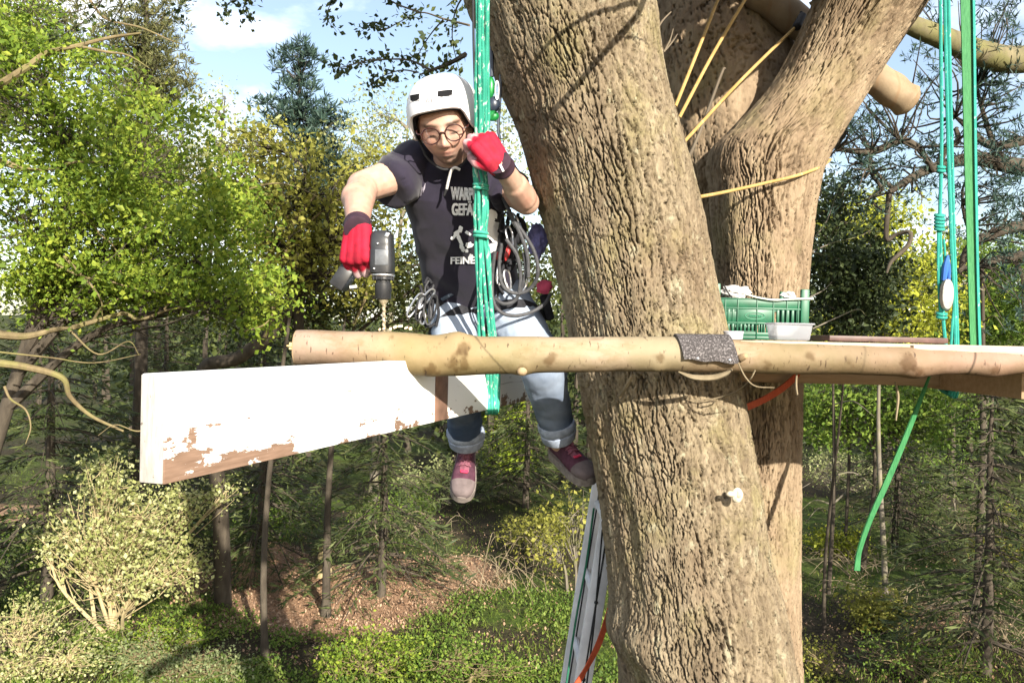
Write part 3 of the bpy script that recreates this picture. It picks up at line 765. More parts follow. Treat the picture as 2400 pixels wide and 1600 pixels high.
# ================================================================ THINGS ON AND ROUND THE DECK
CRG = NT('green_crate_plastic'); v = CRG.coord()
CRG.base(CRG.ramp(CRG.noise(v, 25, 4), [(0.3, (0.004, 0.066, 0.031)), (0.7, (0.007, 0.100, 0.048))]), 0.42, 0.4); CRG = CRG.m
CD = 2.63
xl, xr = P(1668, 720, CD).x, P(1893, 720, CD).x
zb = zt + 0.001; H = P(1890, 678, CD).z - zb; dep = 0.20
crate = thing('crate', 'green slotted plastic crate standing on the deck beside the trunk', 'crate', ((xl + xr) / 2, CD + dep / 2, zb))
def slot_wall(org, ax, W, H_, front):
    """a wall of bars and solid bands leaving real slots; org lower left corner, ax unit vector along"""
    mb = MB(); ax = Vector(ax); n = Vector((0, 0, 1)).cross(ax); Mw = Matrix((ax, n, Vector((0, 0, 1)))).transposed(); th = 0.005
    def b(x0, x1, z0_, z1_, t=th, o=0.0): mb.box(Vector(org) + ax * ((x0 + x1) / 2) + n * (-o) + Vector((0, 0, (z0_ + z1_) / 2)), x1 - x0, t, z1_ - z0_, Mw, 0.0008)
    b(0, W, 0, 0.010 ); b(0, W, H_ * .30, H_ * .335, th + .004); b(0, W, H_ * .585, H_ * .62, th + .004); b(0, W, H_ * .62, H_ * .775); b(0, W, H_ * .775, H_ * .80, th + .004)
    b(0, W, 0.010, 0.022)
    def slots(x0, x1, k, za, zb_):
        st = (x1 - x0) / k
        for i in range(k + 1):
            c_ = x0 + i * st; b(max(c_ - st * .27, x0), min(c_ + st * .27, x1), za, zb_)
    slots(0.0, W * .27, 6, H_ * .335, H_ * .585); b(W * .27, W * .64, H_ * .335, H_ * .585); slots(W * .64, W, 7, H_ * .335, H_ * .585)
    slots(0.0, W * .27, 6, 0.022, H_ * .30); slots(W * .27, W * .47, 5, H_ * .16, H_ * .30); b(W * .27, W * .47, .022, H_ * .16); slots(W * .47, W * .66, 7, .022, H_ * .30); slots(W * .66, W, 8, .022, H_ * .30)
    for xx in (0.14, .27, .47, .64, .78, .90): b(W * xx - .0015, W * xx + .0015, 0.0, H_ * .775, th + .006)
    return mb
W = xr - xl
slot_wall((xl, CD, zb), (1, 0, 0), W, H, True).build('front_wall', CRG, crate)
slot_wall((xl, CD + dep, zb), (1, 0, 0), W, H, False).build('back_wall', CRG, crate)
slot_wall((xr, CD, zb), (0, 1, 0), dep, H, False).build('side_wall', CRG, crate)
slot_wall((xl, CD, zb), (0, 1, 0), dep, H, False).build('side_wall', CRG, crate)
mb = MB(); mb.box(((xl + xr) / 2, CD + dep / 2, zb + .004), W, dep, .006); mb.build('base', CRG, crate)
for x, y, hh in ((xl + .012, CD, H + .012), (xr - .010, CD, H), (xl + .012, CD + dep, H), (xr - .012, CD + dep, H + .002)):
    mb = MB(); mb.box((x, y, zb + hh / 2), .026, .016, hh, None, .003); mb.build('corner_post', CRG, crate)
mb = MB()
cx_, cz_ = xl + W * .45, zb + H * .46
mb.tube([(cx_ + .030 * math.cos(a), CD - .004, cz_ + .0105 * math.sin(a)) for a in np.linspace(0, 2 * math.pi, 28, endpoint=False)], .0009, 5, closed=True)
for k in range(6):
    x0 = cx_ - .018 + k * .0065
    mb.curve([(x0, CD - .004, cz_ - .003), (x0 + .002, CD - .004, cz_ + .0035), (x0 + .004, CD - .004, cz_ - .003), (x0 + .0058, CD - .004, cz_ + .002)], .0008, 4, 3)
mb.build('emblem', plain('pale_green_emblem', (0.06, 0.26, 0.15), 0.5), crate)
# what lies in the crate
def lumpmesh(c, r, seed, n=3, k=0.35, sc=(1, 1, 1)):
    bm = bmesh.new(); bmesh.ops.create_icosphere(bm, subdivisions=n, radius=1.0)
    V = np.array([v_.co[:] for v_ in bm.verts]); d = 1 + k * fbm(V[:, 0] * 1.8 + seed, V[:, 1] * 1.8, V[:, 2] * 1.8, 4, seed) 
    V = V * d[:, None] * np.array(sc) * r + np.array(c); Fs = [[v_.index for v_ in f.verts] for f in bm.faces]; bm.free()
    m_ = MB(); m_.add(V, Fs); return m_
WHITE = plain('white_plastic_film', (0.52, 0.50, 0.49), 0.35, 0.5, var=0.12, scale=40, bump=0.5, bscale=60, bdist=.004)
c = P(1722, 685, CD + .05); o = lumpmesh(c, .032, 3, 4, .9, (1.35, .8, .62)).build('plastic_bag', WHITE, loc=c); tag(o, 'crumpled white plastic bag sticking out of the left end of the green crate', 'bag')
c = P(1850, 692, CD + .02); o = lumpmesh(c, .016, 9, 3, .9, (1.2, .7, .7)).build('rag', WHITE, loc=c); tag(o, 'small white rag on the rim of the green crate near its right corner', 'rag')
mb = MB(); mb.curve([P(1745, 688, CD - .012), P(1775, 697, CD - .012), P(1815, 703, CD - .012), P(1850, 701, CD - .012), P(1905, 700, CD - .012)], .0028, 6)
o = mb.build('cord', plain('pale_cord', (0.66, 0.72, 0.62), 0.7), loc=P(1815, 703, CD - .012)); tag(o, 'thin pale cord sagging along the front rim of the green crate', 'cord')
for k, (x, y) in enumerate(((1725, 680),)):
    mb = MB(); mb.curve([P(1697, 668, CD - .004), P(1706, 685, CD - .008), P(1716, 697, CD - .006)], .0022, 6); o = mb.build('cable', plain('black_cable', (.02, .02, .02), .5), loc=P(1706, 685, CD)); tag(o, 'short black cable hanging over the left end of the green crate', 'cable')
# clear plastic box and white tub
t = NT('frosted_plastic'); t.base((0.46, 0.47, 0.50), 0.3, 0.4)
tb = t.n('ShaderNodeBsdfTranslucent'); tb.inputs['Color'].default_value = (.5, .5, .55, 1); tp_ = t.n('ShaderNodeBsdfTransparent')
m1 = t.n('ShaderNodeMixShader'); m1.inputs[0].default_value = .45; t.l(t.b.outputs[0], m1.inputs[1]); t.l(tb.outputs[0], m1.inputs[2])
m2 = t.n('ShaderNodeMixShader'); m2.inputs[0].default_value = .42; t.l(m1.outputs[0], m2.inputs[1]); t.l(tp_.outputs[0], m2.inputs[2]); t.l(m2.outputs[0], t.o.inputs['Surface'])
FROST = t.m
QD = 2.42
a, b = P(1818, 792, QD), P(1903, 792, QD); bx = thing('plastic_box', 'small frosted clear plastic box on the deck before the green crate', 'box', ((a.x + b.x) / 2, QD + .05, zt))
mb = MB(); hB = P(1860, 757, QD).z - zt; x0, x1, y0, y1 = a.x, b.x, QD, QD + .085
def ringr(z, g, r=.008):
    out = []
    for cxx, cyy, a0 in ((x1 + g - r, y1 + g - r, 0), (x0 - g + r, y1 + g - r, 90), (x0 - g + r, y0 - g + r, 180), (x1 + g - r, y0 - g + r, 270)):
        for k in range(5): out.append((cxx + r * math.cos(R(a0 + k * 22.5)), cyy + r * math.sin(R(a0 + k * 22.5)), z))
    return out
mb.loft([ringr(zt + .001, -.006), ringr(zt + .004, -.003), ringr(zt + hB - .004, .003), ringr(zt + hB, .003), ringr(zt + hB, .001), ringr(zt + .006, -.006)])
mb.build('tub_wall', FROST, bx)
mb = MB(); mb.tube([Vector(p) for p in ringr(zt + hB - .002, .006)], .0028, 6, closed=True); mb.build('rim', FROST, bx)
c = P(1724, 791, QD); mb = MB(); rr = PX(24, QD)
hT = .020
mb.loft([[(c.x + rr * k * math.cos(a), QD + .03 + rr * k * math.sin(a), zt + z) for a in np.linspace(0, 2 * math.pi, 28, endpoint=False)] for k, z in ((.9, .0005), (.95, .004), (1, hT), (1.05, hT), (1.05, hT + .003), (.98, hT + .004))])
o = mb.build('tub', plain('white_tub_plastic', (.45, .46, .52), .4), loc=(c.x, QD + .03, zt)); tag(o, 'small round white tub on the deck between trunk and plastic box', 'tub')

# the pole wedged in the fork
t = NT('peeled_pole'); v = t.coord(scale=(6, 6, 6)); c_ = t.ramp(t.noise(v, 2.2, 5, .6), [(.3, (.22, .155, .095)), (.7, (.31, .235, .15))])
wv = t.n('ShaderNodeTexWave'); wv.inputs['Scale'].default_value = 4.5; wv.inputs['Distortion'].default_value = 3; wv.inputs['Detail'].default_value = 3; t.l(t.coord(scale=(1, 1, 1)), wv.inputs['Vector'])
t.base(t.mix(t.ramp(wv.outputs['Fac'], [(0.0, .5), (.12, 0.0)]), c_, (.25, .15, .08)), .7, .25); t.bump(t.noise(v, 8, 4), .2, .004)
pts = [P(1700, -75, 3.28), P(1775, -18, 3.28), P(1850, 38, 3.28), P(1960, 118, 3.28), P(2050, 182, 3.28), P(2110, 225, 3.28), P(2140, 246, 3.28)]
mb = MB(); q = catmull([tuple(p) for p in pts], 8); rr = [.062 + .003 * math.sin(k * .9) for k in range(len(q))]; rr[-1] *= .62; rr[-2] *= .80; rr[-3] *= .89; rr[-4] *= .95; mb.tube(q, rr, 24)
o = mb.build('pole', t.m, loc=P(1960, 118, 3.29)); tag(o, 'peeled pale pole wedged through the fork high in the oak', 'pole')

# ropes -------------------------------------------------------------
def ropemat(name, a, b, fleck, scale=1.0, amt=.62):
    t = NT(name); v = t.coord(scale=(60 * scale, 60 * scale, 22 * scale)); n = t.noise(v, 2.0, 3, .6)
    c = t.ramp(t.noise(t.coord(), 9, 4), [(.3, a), (.7, b)]); c = t.mix(t.ramp(n, [(amt, 0.0), (amt + .06, .85)]), c, fleck)
    t.base(c, .75, .25); t.bump(t.noise(t.coord(scale=(1, 1, 1)), 260, 2), .6, .002); return t.m
GREEN = ropemat('green_flecked_rope', (.022, .225, .155), (.050, .35, .25), (.45, .62, .50), .8, .575)
TEAL = ropemat('teal_rope', (.014, .19, .155), (.035, .29, .24), (.32, .5, .44), 1.0, .64)
YEL = ropemat('yellow_rope', (.30, .19, .060), (.40, .275, .11), (.50, .40, .24), 1.0, .62)
STRAP = NT('green_webbing'); STRAP.base(STRAP.ramp(STRAP.noise(STRAP.coord(scale=(300, 300, 40)), 1.0, 2), [(.3, (.020, .120, .040)), (.7, (.045, .185, .068))]), .7, .25); STRAP = STRAP.m
ORANGE = NT('orange_webbing'); ORANGE.base(ORANGE.ramp(ORANGE.noise(ORANGE.coord(scale=(200, 200, 60)), 1.0, 2), [(.3, (.30, .050, .022)), (.7, (.42, .08, .032))]), .7, .25); ORANGE = ORANGE.m
BLACK = plain('black_cord', (.018, .018, .020), .7, .3, var=.4)
GREYC = plain('grey_lanyard', (.055, .055, .060), .65, .35, var=.3, scale=80, bump=.5, bscale=300, bdist=.002)
STEEL = plain('brushed_steel', (.62, .62, .64), .3, .5, .9)

YR = [([(1583, 250, 2.62), (1640, 108, 2.78), (1700, -45, 2.95)], 'yellow rope in the fork, leftmost of the three steep ones'),
      ([(1592, 276, 2.62), (1675, 120, 2.78), (1770, -40, 2.95)], 'yellow rope between the leftmost steep rope and the one tied by the pole'),
      ([(1604, 332, 2.62), (1740, 185, 2.85), (1872, 56, 3.12)], 'yellow rope running up to the pole in the fork'),
      ([(1632, 463, 2.58), (1700, 450, 2.76), (1790, 430, 2.885), (1870, 411, 2.91), (1925, 390, 3.00), (1946, 374, 3.12)], 'yellow rope lying almost level across the right limb of the oak')]
for pts, lab in YR:
    mb = MB(); mb.curve([P(*p) for p in pts], .0055, 8, 8); o = mb.build('rope', YEL, loc=P(*pts[0])); tag(o, lab, 'rope', 'yellow ropes in the fork')
mb = MB(); mb.cap(P(1868, 62, 3.10), P(1880, 40, 3.14), .016, .016); mb.cap(P(1878, 30, 3.16), P(1885, 80, 3.14), .006, .004)
o = mb.build('knot', BLACK, loc=P(1872, 56, 3.12)); tag(o, 'dark knot where a yellow rope is tied beside the pole', 'knot')

# the green rope bundle the worker holds
def rope_D(z): return 2.42 - 0.43 * (z - 0.52)
def bpt(px, py, dD=0.0):
    D = 2.5
    for _ in range(5): D = rope_D(P(px, py, D).z - 5.0) + dD
    return P(px, py, D)
bundle = thing('rope_bundle', 'bundle of bright green climbing rope the man grips, looped under the white plank', 'rope', bpt(1128, 340))
path = [(1129, -70), (1129, 60), (1129, 200), (1128, 290), (1123, 345), (1119, 375), (1124, 410), (1128, 450), (1127, 500), (1126, 545), (1129, 600), (1134, 690), (1140, 775), (1145, 850), (1149, 920), (1151, 960)]
wid = [1, 1, 1, 1, .7, .75, 1.15, 1.0, 1.05, .75, 1.1, 1.25, 1.4, 1.35, 1.05, 1.0]
Dp = plank_pt(1150)
for k, (off, dd) in enumerate(((-11.5, 0.004), (-4.5, -0.004), (3, -0.003), (10.5, .003), (14, .012), (-8, .013))):
    pts = []
    for (x, y), w_ in zip(path, wid):
        wob = 2.2 * math.sin(y * .021 + k * 2.1)
        p = bpt(x + off * w_ + wob, y, dd)
        if y > 850: p = P(x + off * .9 * w_, y, Dp - 0.012)
        pts.append(p)
    e = P(1151 + off * .9, 966, Dp); pts += [Vector((e.x, Dp + .025, e.z - .004)), Vector((e.x + .004, Dp + .062, e.z + .03)), Vector((e.x + .004, Dp + .066, e.z + .20))]
    mb = MB(); mb.curve(pts, .0054, 8, 5); mb.build('strand', GREEN, bundle)
for py in (436, 548):
    mb = MB()
    for j in range(2):
        c = bpt(1127, py + j * 8, 0.0); mb.tube([c + Vector((math.cos(a) * .0195, math.sin(a) * .016 - .001, .004 * math.sin(a * .5))) for a in np.linspace(0, 2 * math.pi, 20, endpoint=False)], .005, 7, closed=True)
    mb.build('wrap', GREEN, bundle)
mb = MB(); mb.curve([P(1109, -50, 2.5), P(1110, 100, 2.5), P(1113, 200, 2.5), P(1117, 300, 2.52)], .0036, 6); o = mb.build('cord', BLACK, loc=P(1110, 100, 2.5)); tag(o, 'thin black cord hanging close along the left side of the green rope bundle', 'cord')
pul = thing('pulley', 'green and black rope pulley hanging behind the green bundle at the helmet', 'pulley', P(1156, 240, 2.56))
ANOD = plain('green_anodised', (.012, .20, .045), .35, .5, .3)
mb = MB(); mb.ell(P(1150, 205, 2.56), .013, .010, .032, nu=14, nv=10); mb.build('cheek', ANOD, pul)
mb = MB(); mb.ell(P(1155, 272, 2.56), .019, .010, .016, nu=14, nv=8); mb.build('cheek', ANOD, pul)
mb = MB(); mb.ell(P(1157, 245, 2.565), .020, .016, .024, nu=16, nv=10); mb.curve([P(1174, 175, 2.58), P(1172, 230, 2.58), P(1168, 300, 2.57), P(1172, 325, 2.57)], .0045, 6); mb.curve([P(1152, -40, 2.58), P(1152, 90, 2.58), P(1153, 180, 2.57)], .006, 6); mb.build('sheave', plain('black_blue_metal', (.02, .028, .045), .35, .5), pul)
mb = MB(); mb.tube([P(1165 + 4 * math.cos(a), 212 + 22 * math.sin(a), 2.55) for a in np.linspace(0, 2 * math.pi, 18, endpoint=False)], .0028, 6, closed=True); mb.build('carabiner', STEEL, pul)

# ropes and strap on the right
RD = 2.80
hoist = thing('hoist_rope', 'teal hoist ropes with knots hanging to the beam at the right', 'rope', P(2215, 800, RD))
for pts, r in (([(2203, -60), (2205, 100), (2207, 270), (2206, 400), (2203, 500), (2204, 560), (2207, 650), (2210, 735), (2216, 800), (2226, 860), (2230, 920)], .0058),
               ([(2212, 560), (2215, 600), (2214, 655)], .0040), ([(2199, 530), (2199, 640), (2204, 735)], .0045),
               ([(2213, -60), (2219, 200), (2226, 450), (2236, 700), (2239, 800), (2236, 920)], .0060), ([(2222, -60), (2226, 150), (2232, 400), (2236, 560), (2243, 760), (2244, 830), (2243, 922)], .0060), ([(2228, 560), (2236, 700), (2232, 760), (2228, 830), (2226, 915)], .0045)):
    P3 = [P(x, y, RD) for x, y in pts]; 
    if pts[-1][1] > 900: 
        xbm = P3[-1]; P3 += [Vector((xbm.x, RD + .03, xbm.z - .004)), Vector((xbm.x, RD + .09, xbm.z + .02)), Vector((xbm.x, RD + .09, xbm.z + .1))]
    mb = MB(); mb.curve(P3, r, 7, 6); mb.build('strand', TEAL, hoist)
for (x, y, w, n_) in ((2206, 392, .010, 2), (2202, 505, .013, 5), (2207, 735, .014, 2)):
    mb = MB()
    for j in range(n_):
        c = P(x, y + j * 8, RD - .002); mb.tube([c + Vector((math.cos(a) * w, math.sin(a) * w * .8, .003 * math.sin(a))) for a in np.linspace(0, 2 * math.pi, 16, endpoint=False)], .0052, 7, closed=True)
    mb.build('knot', TEAL, hoist)
pl = thing('pulley', 'silver pulley with blue sling between the teal ropes on the right', 'pulley', P(2218, 690, RD - .02))
mb = MB(); mb.loft([[P(2218 + dx_, 690, RD - .02) + Vector((.019 * s_ * math.cos(a), dy_, .05 * s_ * math.copysign(abs(math.sin(a)) ** .8, math.sin(a)))) for a in np.linspace(0, 2 * math.pi, 28, endpoint=False)] for dx_, dy_, s_ in ((0, -.014, .75), (0, -.012, .95), (0, -.006, 1), (0, .006, 1), (0, .014, .8))])
mb.build('cheek', plain('scuffed_aluminium', (.36, .35, .33), .35, .5, .3, var=.35, scale=35), pl)
mb = MB(); mb.tube([P(2218, 690, RD - .002) + Vector((.021 * math.cos(a), 0, .052 * math.sin(a))) for a in np.linspace(0, 2 * math.pi, 24, endpoint=False)], .004, 6, closed=True); mb.build('sheave', BLACK, pl)
mb = MB(); mb.curve([P(2222, 598, RD - .01), P(2216, 625, RD - .01), P(2212, 658, RD - .01)], [.004, .010, .009], 8); mb.curve([P(2222, 598, RD - .01), P(2224, 630, RD - .01), P(2224, 660, RD - .01)], [.003, .006, .005], 8); mb.build('sling', plain('blue_sling', (.02, .10, .36), .6), pl)
def strap(name, pts, w, mat, lab, cat, th=.0022, tw=None):
    """flat webbing: width w, lying across the line of sight, twisting as tw (degrees) says"""
    q = catmull([tuple(P(*p)) for p in pts], 8); rings = []
    for k, p in enumerate(q):
        p = Vector(p); t_ = (Vector(q[min(k + 1, len(q) - 1)]) - Vector(q[max(k - 1, 0)])).normalized()
        side = t_.cross(Vector((0, 1, 0))).normalized(); nn = side.cross(t_)
        if tw: a = R(np.interp(k / (len(q) - 1), np.linspace(0, 1, len(tw)), tw)); side, nn = side * math.cos(a) + nn * math.sin(a), nn * math.cos(a) - side * math.sin(a)
        rings.append([p + side * w / 2 + nn * th, p + side * w / 2 - nn * th, p - side * w / 2 - nn * th, p - side * w / 2 + nn * th])
    mb = MB(); mb.loft(rings); o = mb.build(name, mat, loc=P(*pts[len(pts) // 2]), smooth=True); return tag(o, lab, cat)
strap('strap', [(2263, -70, 2.78), (2266, 60, 2.78), (2274, 400, 2.78), (2283, 700, 2.78), (2289, 880, 2.78)], .039, STRAP, 'broad bright green webbing strap hanging straight at the right', 'strap', tw=(2, 4, 6, 8, 6))
strap('strap_edge', [(2280, -70, 2.772), (2283, 60, 2.772), (2287, 400, 2.772), (2293, 700, 2.772), (2299, 880, 2.772)], .008, TEAL, 'narrow teal edge cord along the broad green strap', 'cord')
strap('strap', [(2182, 872, 2.55), (2160, 930, 2.52), (2120, 1030, 2.5), (2078, 1130, 2.5), (2040, 1215, 2.5), (2014, 1290, 2.5), (2008, 1336, 2.5)], .019, STRAP, 'loose green strap end dangling in a curve below the deck', 'strap', tw=(55, 40, 20, 10, 25, 30, 10))
strap('strap', [(1878, 862, 2.80), (1862, 885, 2.80), (1830, 912, 2.78), (1790, 936, 2.74), (1742, 957, 2.64), (1715, 966, 2.66)], .022, ORANGE, 'orange strap running from the log round behind the oak trunk', 'strap', tw=(40, 20, 10, 10, 10))

# ladder leaning on the far side of the trunk
lad = thing('ladder', 'pale grey ladder leaning against the left side of the trunk, seen edge-on', 'ladder', (-0.34, 2.95, ghp(-.34, 2.95)))
LG = plain('dull_aluminium', (.60, .59, .60), .5, .4, .2, var=.15, scale=12)
la, lb = P(1424, 1235, 2.95), P(1364, 1610, 2.95); ld = (lb - la).normalized(); ln = (la.z - ghp(-.34, 2.95)) / -ld.z
for yy in (2.95, 3.33):
    a_ = Vector((la.x, yy, la.z)) - ld * .25; b_ = Vector((la.x, yy, la.z)) + ld * ln; s_ = ld.cross(Vector((0, 1, 0)))
    Mx_ = Matrix((s_, Vector((0, 1, 0)), -ld)).transposed(); mb = MB(); mb.box((a_ + b_) / 2, .060, .024, (b_ - a_).length, Mx_, .003); st_ = mb.build('stile', LG, lad)
    mb = MB(); mb.box((a_ + b_) / 2 + Vector((0, -.0125, 0)), .006, .002, (b_ - a_).length * .99, Mx_, .0004); mb.build('groove', BLACK, st_)
    if yy < 3:
        for k in range(14):
            c = a_ + ld * (.24 + .27 * k) + Vector((0, -.013, 0)); mb = MB(); mb.cap(c, c + Vector((0, -.004, 0)), .007, .006, 8); mb.build('bolt', BLACK, st_)
for k in range(14):
    c = Vector((la.x, 0, la.z)) - ld * .25 + ld * (.24 + .27 * k); mb = MB(); mb.cap((c.x, 2.96, c.z), (c.x, 3.32, c.z), .014, .014, 8); mb.build('rung', LG, lad)
for o in lad.children: pass
strap('strap', [(1432, 1405, 2.80), (1424, 1445, 2.80), (1402, 1510, 2.80), (1374, 1565, 2.80), (1345, 1612, 2.80)], .020, ORANGE, 'orange strap hanging down over the grey ladder', 'strap', tw=(60, 20, 10, 40, 10))
mb = MB(); mb.curve([P(1392, 1190, 2.82), P(1374, 1320, 2.82), P(1350, 1450, 2.82), P(1322, 1640, 2.82)], .0036, 6); o = mb.build('cord', plain('dark_green_cord', (.012, .11, .06), .7), loc=P(1374, 1320, 2.82)); tag(o, 'thin dark green cord hanging left of the grey ladder', 'cord')
mb = MB(); mb.curve([P(1412, 1240, 2.86), P(1398, 1400, 2.86), P(1388, 1500, 2.86), P(1370, 1640, 2.86)], .003, 6); o = mb.build('cord', BLACK, loc=P(1398, 1400, 2.86)); tag(o, 'thin black cord hanging down the face of the grey ladder', 'cord')

# sticks, chips
DEADW = barkmat('dead_twig', [(.3, (.13, .10, .062)), (.7, (.27, .22, .145))], bump=.4, bscale=90, bdist=.003)
for pts, r, lab in (([(1590, 871, 2.185), (1625, 884, 2.18), (1670, 885, 2.18), (1700, 876, 2.17), (1716, 866, 2.16)], [.002, .007, .008, .006, .003], 'dry grey stick hanging under the rubber pad'),
                    ([(1730, 850, 2.13), (1748, 885, 2.13), (1772, 905, 2.15), (1815, 908, 2.2)], [.002, .002, .0018, .001], 'thin pale twig curving below the log, right of the pad'),
                    ([(1770, 868, 2.14), (1757, 890, 2.16), (1730, 915, 2.25), (1690, 930, 2.33), (1640, 938, 2.33), (1590, 932, 2.33), (1575, 975, 2.33)], [.002, .002, .002, .002, .0015, .0015, .001], 'long thin twig drooping from the log across the front of the trunk'),
                    ([(1480, 882, 2.30), (1468, 905, 2.32), (1452, 930, 2.36)], [.004, .005, .005], 'short pale twig stub sticking up from the trunk below the log'),
                    ([(1868, 872, 2.2), (1866, 900, 2.2), (1869, 925, 2.2)], [.002, .003, .002], 'short pale twig hanging under the log where the orange strap starts'),
                    ([(2098, 895, 2.3), (2105, 930, 2.3), (2100, 985, 2.3)], [.002, .004, .002], 'short pale twig hanging below the beam, left of the dangling green strap')):
    mb = MB(); mb.curve([P(*p) for p in pts], r, 6, 6); o = mb.build('twig', DEADW, loc=P(*pts[1])); tag(o, lab, 'twig')
mb = MB()
for x, y, w in ((926, 766, .010), (938, 764, .013), (952, 768, .009), (962, 770, .008), (915, 771, .006), (900, 770, .006), (890, 772, .005)):
    mb.box(P(x, y, LD - .012), w, .008, .005, Matrix.Rotation(R(x * 7 % 60 - 30), 3, 'Y') @ Matrix.Rotation(R(x * 3 % 50), 3, 'X'), .001)
o = mb.build('wood_chips', plain('fresh_chips', (.72, .58, .38), .8, var=.25), loc=P(930, 770, LD)); tag(o, 'fresh pale wood chips round the drill hole on top of the log', 'wood chips', kind='stuff')
# ================================================================ THE WORKER
person = thing('person', 'man in white helmet, dark T-shirt and red gloves straddling the white plank', 'person', P(1120, 700, 2.98))
def tintmat(name, rough, spec, bump=0.0, bs=300, bd=.001, sss=0.0):
    t = NT(name); at = t.n('ShaderNodeAttribute', attribute_name='tint'); n = t.noise(t.coord(), 40, 4)
    t.base(t.mix(.35, at.outputs['Color'], t.ramp(n, [(.3, .75), (.7, 1.1)]), 'MULTIPLY'), rough, spec)
    if bump: t.bump(t.noise(t.coord(), bs, 3), bump, bd)
    if sss: t.b.inputs['Subsurface Weight'].default_value = sss * .5; t.b.inputs['Subsurface Radius'].default_value = (.012, .005, .003); t.b.inputs['Subsurface Scale'].default_value = .5
    return t.m
SKIN = tintmat('skin', .5, .35, .15, 500, .0006, .25)
def Rz(a): return Matrix.Rotation(R(a), 3, 'Z')
def Rx(a): return Matrix.Rotation(R(a), 3, 'X')
def Ry(a): return Matrix.Rotation(R(a), 3, 'Y')
HM = Rz(-4) @ Ry(-9) @ Rx(31)
HC = P(1037, 312, 2.415) - HM @ Vector((0, -.092, .004))
def hl(x, y, z): return HC + HM @ Vector((x, y, z))
HM2 = Rz(-13) @ Ry(-9) @ Rx(13)
HC2 = P(1010, 261, 2.362) - HM2 @ Vector((0, -.120, .052))
def hh(x, y, z): return HC2 + HM2 @ Vector((x, y, z))
# --- head
def head_mb():
    nu, nv = 220, 200
    th = np.linspace(-math.pi, math.pi, nu, endpoint=False); ph = np.linspace(-math.pi / 2, math.pi / 2, nv)
    T, PH = np.meshgrid(th, ph)
    x = np.cos(PH) * np.sin(T); y = -np.cos(PH) * np.cos(T); z = np.sin(PH)
    y_ = np.where(y < 0, y * .090, y * .100); x_ = np.sign(x) * np.abs(x) ** .92 * .077; z_ = z * .117
    low = sstep(-.015, -.115, z_)
    x_ = x_ * (1 - .26 * low); y_ = np.where(y_ > 0, y_ * (1 - .62 * sstep(.0, -.09, z_)), y_ * (1 + .05 * low))
    front = sstep(.15, .75, -y)
    def g(cx, cz, sx, sz, amp): return amp * np.exp(-((x_ - cx) / sx) ** 2 - ((z_ - cz) / sz) ** 2)
    b = g(0, -.010, .0095, .022, .013) + g(0, -.030, .0115, .0115, .0165) + g(0, .012, .009, .016, .006) + g(.0125, -.035, .006, .007, .007) + g(-.0125, -.035, .006, .007, .007)
    for s_ in (-1, 1):
        b += g(s_ * .031, .024, .021, .0075, .0055) + g(s_ * .033, .003, .017, .013, -.0095) + g(s_ * .033, .001, .0125, .0085, .0052) + g(s_ * .046, -.026, .022, .017, .0045) + g(s_ * .024, -.046, .006, .016, -.0015)
        b += g(s_ * .033, -.0035, .012, .002, -.0014) + g(s_ * .028, -.062, .007, .009, -.0015) + g(s_ * .060, -.075, .016, .02, .003)
    b += g(0, -.0555, .019, .0050, .0050) + g(0, -.0690, .017, .0055, .0055) + g(0, -.0622, .024, .0020, -.0042) + g(0, -.0800, .018, .006, -.0035) + g(0, -.1000, .021, .0135, .0085)
    b += g(0, .026, .006, .012, -.0012) + g(0, .062, .05, .03, .003)
    y_ = y_ - b * front
    V = np.stack([x_.ravel(), y_.ravel(), z_.ravel()], 1)
    V = V @ np.array(HM).T + np.array(HC)
    i, j = np.meshgrid(np.arange(nu), np.arange(nv - 1)); a = (j * nu + i).ravel(); c = (j * nu + (i + 1) % nu).ravel()
    m_ = MB(); m_.add(V, np.stack([a, c, c + nu, a + nu], 1).tolist()); return m_
mb = head_mb()
for s_ in (-1, 1):      # ears
    mb.ell(hl(s_ * .0775, .010, -.004), .008, .018, .030, HM @ Rz(s_ * -18), 16, 10); mb.ell(hl(s_ * .078, .006, -.026), .007, .010, .012, HM, 12, 8)
J = dict(rs=P(958, 402, 2.63), re=P(842, 441, 2.45), rw=P(838, 524, 2.215), ls=P(1172, 428, 2.67), le=P(1234, 474, 2.575), lw=P(1179, 394, 2.395))
mb.cap(hl(0, .030, -.075), P(1066, 420, 2.66), .054, .060)             # neck
mb.cap(J['rs'], J['re'] + (J['rs'] - J['re']) * .06, .056, .046); mb.cap(J['re'] + (J['rs'] - J['re']) * .06, J['re'] + (J['rw'] - J['re']) * .35, .0455, .0445); mb.cap(J['re'] + (J['rw'] - J['re']) * .30, J['rw'], .0445, .030)
m_ = J['re'] + (J['rw'] - J['re']) * .3; mb.ell(m_ + Vector((-.006, .0, .0)), .043, .05, .046)
mb.cap(J['ls'], J['le'], .050, .039); mb.cap(J['le'], J['lw'], .038, .028); mb.cap(J['le'] + (J['lw'] - J['le']) * .15, J['le'] + (J['lw'] - J['le']) * .5, .041, .038)
TOR = [(1106, 690, 2.97, .140, .100), (1098, 640, 2.91, .132, .100), (1085, 580, 2.84, .126, .102), (1068, 500, 2.75, .126, .104), (1062, 440, 2.69, .134, .100), (1064, 405, 2.655, .135, .080), (1066, 382, 2.63, .09, .06)]
